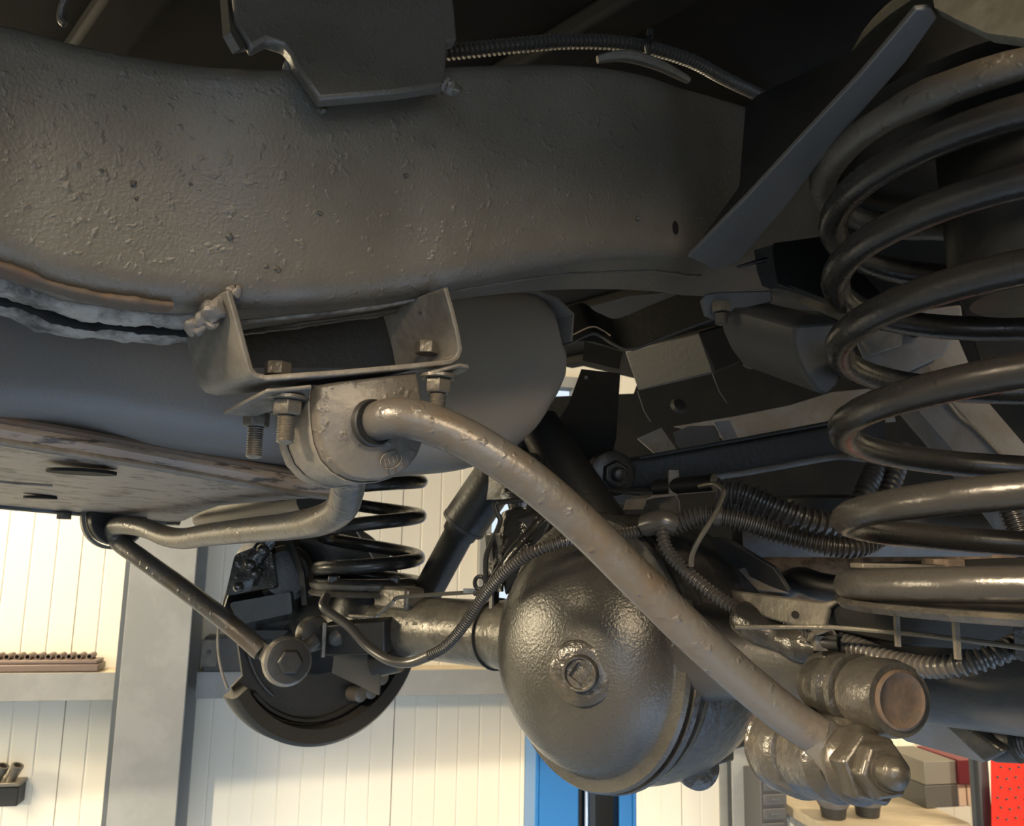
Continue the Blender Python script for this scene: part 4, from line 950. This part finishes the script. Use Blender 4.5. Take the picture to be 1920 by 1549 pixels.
# trailing arm behind near spring
ta = thing('trailing_arm', 'dusty grey welded arm descending behind the near coil spring', 'suspension arm', P(1800, 800, .95))
plate([(1596, 622), (1650, 588), (1720, 582), (1802, 572), (1806, 604), (1768, 668), (1700, 700), (1625, 690)], [(1596, 622, 1.0), (1802, 572, .95), (1625, 690, 1.0)], .012).obj('arm_head', 'greyplate', ta, bevel=.002)
plate([(1615, 640), (1660, 605), (1700, 615), (1690, 650), (1630, 668)], [(1615, 640, .985), (1700, 615, .975), (1630, 668, .985)], .006).obj('head_patch', 'bracket', ta, bevel=.002)
p_ = P(1716, 617, .965); B().lathe(p_, CAM - p_, [(0, .010), (.001, .0095)], 18).obj('arm_hole', 'dull', ta)
rs = []
for (a, b1, c, d) in (((1640, 650), (1715, 640), (1790, 620), 1.0), ((1700, 745), (1775, 742), (1842, 742), .97), ((1840, 905), (1880, 858), (1935, 850), .92), ((1960, 1060), (1990, 990), (2040, 980), .88)):
    A_, B_, C_ = P(*a, d + .02), P(*b1, d - .005), P(*c, d + .02)
    rs.append([A_, B_, C_, C_ + Vector((.01, .06, 0)), A_ + Vector((.01, .06, 0))])
B().rings(rs).obj('arm_beam', 'greyplate', ta, ang=15)
B().tube(catmull(PP((1766, 738, .962), (1800, 782, .948), (1830, 805, .935), (1880, 856, .912)), 5), .0022, 8).obj('weld_bead', 'bracket', ta)

# silencer and pipes under right
t = thing('rear_silencer', 'rusty mottled silencer behind the axle tube', 'silencer', P(1600, 1070, 1.3))
a, b1 = P(1395, 1085, 1.30), P(2000, 1080, 1.15)
B().lathe(a, b1 - a, [(0, .03), (.02, .05), (.06, .056), ((b1 - a).length, .056)], 36).obj('silencer_shell', 'rusty', t)
t = thing('grey_pipe', 'pale blue grey pipe section under the thick conduit loop', 'pipe', P(1500, 1000, 1.2))
a, b1 = P(1396, 1003, 1.16), P(1640, 1000, 1.10); B().lathe(a, b1 - a, [(0, .03), (.002, .031), (.3, .031)], 30).obj('pipe_body', 'greyplate', t)
B().lathe(P(1376, 1003, 1.17), b1 - a, [(0, .028), (.014, .034), (.02, .034), (.022, .03)], 24).obj('pipe_collar', 'black', t)
t = thing('air_drum', 'dark domed drum behind the twin corrugated hoses', 'drum', P(1560, 960, 1.3))
B().lathe(P(1550, 1010, 1.35), Z, [(0, .10), (.04, .10), (.06, .095), (.066, .085), (.07, .03)], 40).obj('drum_shell', 'darkgrey', t)
# black arms right of diff
t = thing('support_bracket', 'bent dark grey bracket arm right of the differential top', 'bracket', P(1400, 1060, .95))
plate([(1350, 1010), (1372, 1018), (1450, 1065), (1470, 1095), (1478, 1110), (1440, 1108), (1395, 1090), (1385, 1070), (1350, 1042), (1330, 1010)], [(1350, 1010, .98), (1470, 1095, .92), (1385, 1070, .97)], .006).obj('arm_plate', 'darkgrey', t, bevel=.001)
plate([(1384, 1068), (1396, 1064), (1404, 1080), (1445, 1100), (1480, 1112), (1420, 1106)], [(1384, 1068, .96), (1480, 1112, .90), (1420, 1106, .93)], .004).obj('arm_lip', 'greyplate', t)
B().tube(catmull(PP((1470, 1100, 1.0), (1500, 1088, .98), (1540, 1100, .96), (1600, 1110, .94)), 5), .016, 14).obj('rubber_boot', 'black', t)
t = thing('diff_side_plate', 'brown lower body plate to the right of the differential housing', 'body panel', P(1320, 1080, 1.05))  # brown sheet in the plain bracket colour
plate([(1290, 1010), (1350, 1015), (1400, 1075), (1440, 1110), (1380, 1125), (1300, 1090)], [(1290, 1010, 1.06), (1400, 1075, 1.02), (1300, 1090, 1.06)], .006).obj('plate_sheet', 'bracket', t)

# ================================================================== HOSES AND PIPES
def hose_thing(label, pts, r, pitch, amp=.15, name='corrugated_conduit', n=16, mat_='hose'):
    return B().hose(PP(*pts), r, pitch, amp, n).obj(name, mat_, None, label, 'hose')
t = thing('axle_conduit', 'slim conduit looping over the differential cover down to the far axle end', 'hose', P(1000, 1050, .95))
B().hose(PP((1235, 986, .93), (1180, 1000, .92), (1110, 1008, .90), (1050, 1017, .89), (990, 1040, .90), (945, 1075, .93), (905, 1120, .97), (868, 1175, 1.01), (835, 1212, 1.05), (800, 1232, 1.08)), .0062, .0046, .2).obj('conduit_tube', 'hose', t)
B().tube(catmull(PP((806, 1229, 1.075), (770, 1242, 1.10), (730, 1238, 1.12), (690, 1212, 1.15), (655, 1175, 1.17), (620, 1150, 1.19), (606, 1135, 1.2), (612, 1118, 1.22)), 8), .0068, 14).obj('smooth_sleeve', 'hose', t)
hose_thing('slim corrugated conduit dropping from the junction to the axle clamp, behind the anti-roll bar',
           ((1240, 985, .90), (1246, 1020, .89), (1265, 1050, .88), (1310, 1092, .86), (1360, 1130, .84), (1420, 1158, .815), (1480, 1172, .79), (1520, 1185, .76), (1545, 1190, .74)), .0070, .0050, .13)
hose_thing('corrugated conduit sagging from the axle clamp to the right edge',
           ((1575, 1205, .70), (1610, 1215, .685), (1660, 1235, .66), (1720, 1250, .635), (1790, 1248, .61), (1850, 1234, .60), (1915, 1205, .60)), .0080, .0055, .13)
hose_thing('thick corrugated conduit sagging from the junction to behind the near spring',
           ((1232, 994, .92), (1270, 982, .91), (1320, 968, .90), (1380, 975, .89), (1440, 993, .88), (1500, 1010, .87), (1560, 1024, .86), (1610, 1024, .86), (1655, 1000, .88), (1690, 950, .92)), .0108, .0052, .13)
hose_thing('upper of two fat coarse corrugated hoses above the thick conduit',
           ((1345, 920, .97), (1390, 925, .96), (1440, 945, .95), (1500, 970, .94), (1555, 985, .94), (1610, 990, .95)), .0140, .0082, .13, n=18)
hose_thing('lower of two fat coarse corrugated hoses above the thick conduit',
           ((1352, 942, 1.0), (1400, 950, .99), (1450, 970, .98), (1510, 990, .97), (1580, 1003, .97)), .0120, .0082, .13, n=18)
hose_thing('left upright corrugated hose seen between the near spring coils',
           ((1652, 840, 1.02), (1640, 880, 1.0), (1625, 915, .98), (1605, 960, .97)), .0115, .0072, .15, n=16)
hose_thing('right upright corrugated hose seen between the near spring coils',
           ((1692, 840, 1.02), (1680, 880, 1.0), (1665, 920, .99), (1645, 970, .98)), .0115, .0072, .15, n=16)
hose_thing('thin conduit behind the trailing arm at the right edge',
           ((1890, 950, .9), (1910, 1000, .89), (1930, 1050, .88)), .0105, .0045, .12)
B().tube(catmull(PP((1212, 985, .92), (1240, 978, .905), (1262, 985, .905)), 5), .013, 14).obj('conduit_junction', 'hose', None, 'taped black Y junction of the conduits above the differential', 'junction')
jn = thing('conduit_collar', 'smooth black ring collar on the thick conduit near its left end', 'collar', P(1345, 968, .9))
B().cyl(P(1340, 968, .897), P(1352, 970, .895), .0125, 20).obj('ring', 'hose', jn)
t = thing('spiral_hose', 'shiny wrapped hose slanting up left of the differential', 'hose', P(980, 1020, 1.0))
B().tube(catmull(PP((1035, 945, 1.04), (1000, 990, 1.02), (960, 1035, 1.0), (930, 1080, .99), (915, 1110, .99)), 6), .0056, 12).obj('hose_run', 'gloss', t)
for i in range(9):
    p0 = P(1035, 945, 1.04).lerp(P(930, 1080, .99), i / 9); B().lathe(p0, P(930, 1080, .99) - P(1035, 945, 1.04), [(0, .0063), (.001, .0065), (.002, .0063)], 12).obj('wrap_band', 'hose', t)
t = thing('brake_pipe', 'thin bent brake pipe between the shock absorber and the differential', 'pipe', P(925, 1000, 1.1))
B().tube(catmull(PP((1040, 930, 1.08), (990, 935, 1.08), (940, 942, 1.1), (928, 946, 1.1), (932, 962, 1.1), (938, 975, 1.1), (932, 995, 1.1), (912, 1040, 1.1), (911, 1080, 1.1), (913, 1095, 1.1), (906, 1108, 1.1), (890, 1113, 1.11)), 4), .0036, 10).obj('pipe_run', 'black', t)
B().tube(catmull([P(900 + 10 * cos(a), 1093 - 12 * sin(a), 1.11) for a in [i * 2 * pi / 16 for i in range(17)]], 2), .0028, 8).obj('pipe_loop', 'black', t)
t = thing('brake_pipe', 'thin bright brake pipe along the far axle tube top', 'pipe', P(800, 1120, 1.2))
B().tube(catmull(PP((895, 1110, 1.15), (830, 1114, 1.18), (750, 1120, 1.21), (735, 1130, 1.21), (712, 1150, 1.22), (700, 1156, 1.22), (655, 1155, 1.24)), 5), .0028, 8).obj('pipe_run', 'pipe', t)
B().box(P(885, 1108, 1.15), Vector((.012, 0, 0)), Vector((0, .004, 0)), Z * .003).obj('pipe_clip', 'pipe', t)
t = thing('brake_pipe', 'long thin bright brake pipe crossing in front of the near spring seat', 'pipe', P(1650, 1190, .65))
B().tube(catmull(PP((1380, 1176, .72), (1460, 1176, .69), (1540, 1176, .665), (1580, 1178, .65), (1700, 1188, .61), (1800, 1199, .58), (1930, 1216, .55)), 5), .0019, 8).obj('pipe_run', 'pipe', t)
B().ribbon(PP((1508, 1208, .70), (1524, 1212, .70), (1532, 1192, .69), (1560, 1182, .69), (1568, 1196, .69)), Vector((0, .012, 0)), .0022).obj('pipe_clip', 'axle', t)
B().cyl(P(1530, 1204, .70), P(1572, 1204, .69), .0065, 14).obj('pipe_union', 'black', t)
B().box(P(1538, 1206, .695), Vector((.005, 0, 0)), Vector((0, .003, 0)), Z * .006).obj('clip_block', 'axle', t)
t = thing('vent_rod', 'short thin bent rod hanging in front of the thick conduit', 'rod', P(1325, 990, .88))
B().tube(catmull(PP((1312, 912, .93), (1340, 908, .90), (1356, 918, .88), (1355, 930, .875), (1340, 965, .865), (1312, 1010, .86), (1298, 1040, .86), (1296, 1062, .86)), 5), .0028, 10).obj('rod_run', 'pipe', t)
t = thing('abs_lead_end', 'bright lumpy grease smear fitting at the right edge beside the axle bracket', 'fitting', P(1915, 1180, .55))
random.seed(4)
B().rings([rquad(PP(*c), [.006] * 4, 3) for c in ([(1898, 1150, .56), (1960, 1140, .55), (1960, 1245, .56), (1905, 1240, .57)], [(1905, 1135, .60), (1960, 1130, .60), (1960, 1250, .60), (1892, 1230, .61)])]).obj('fitting_body', 'oily', t)
# dark metal block behind spring upper right (inner wing)
t = thing('inner_wing', 'black inner wing panel behind the upper coils of the near spring', 'body panel', P(1750, 400, 1.1))
plate([(1560, 240), (1800, 60), (2300, 0), (2300, 620), (1830, 600), (1800, 560), (1560, 560)], [(1560, 240, 1.15), (2300, 0, 1.1), (1560, 560, 1.15)], .008).obj('wing_sheet', 'dull', t)
plate([(1810, 580), (2100, 560), (2100, 800), (1960, 800), (1840, 680)], [(1810, 580, 1.05), (2100, 560, 1.0), (1840, 680, 1.05)], .006).obj('wing_sheet', 'dull', t)
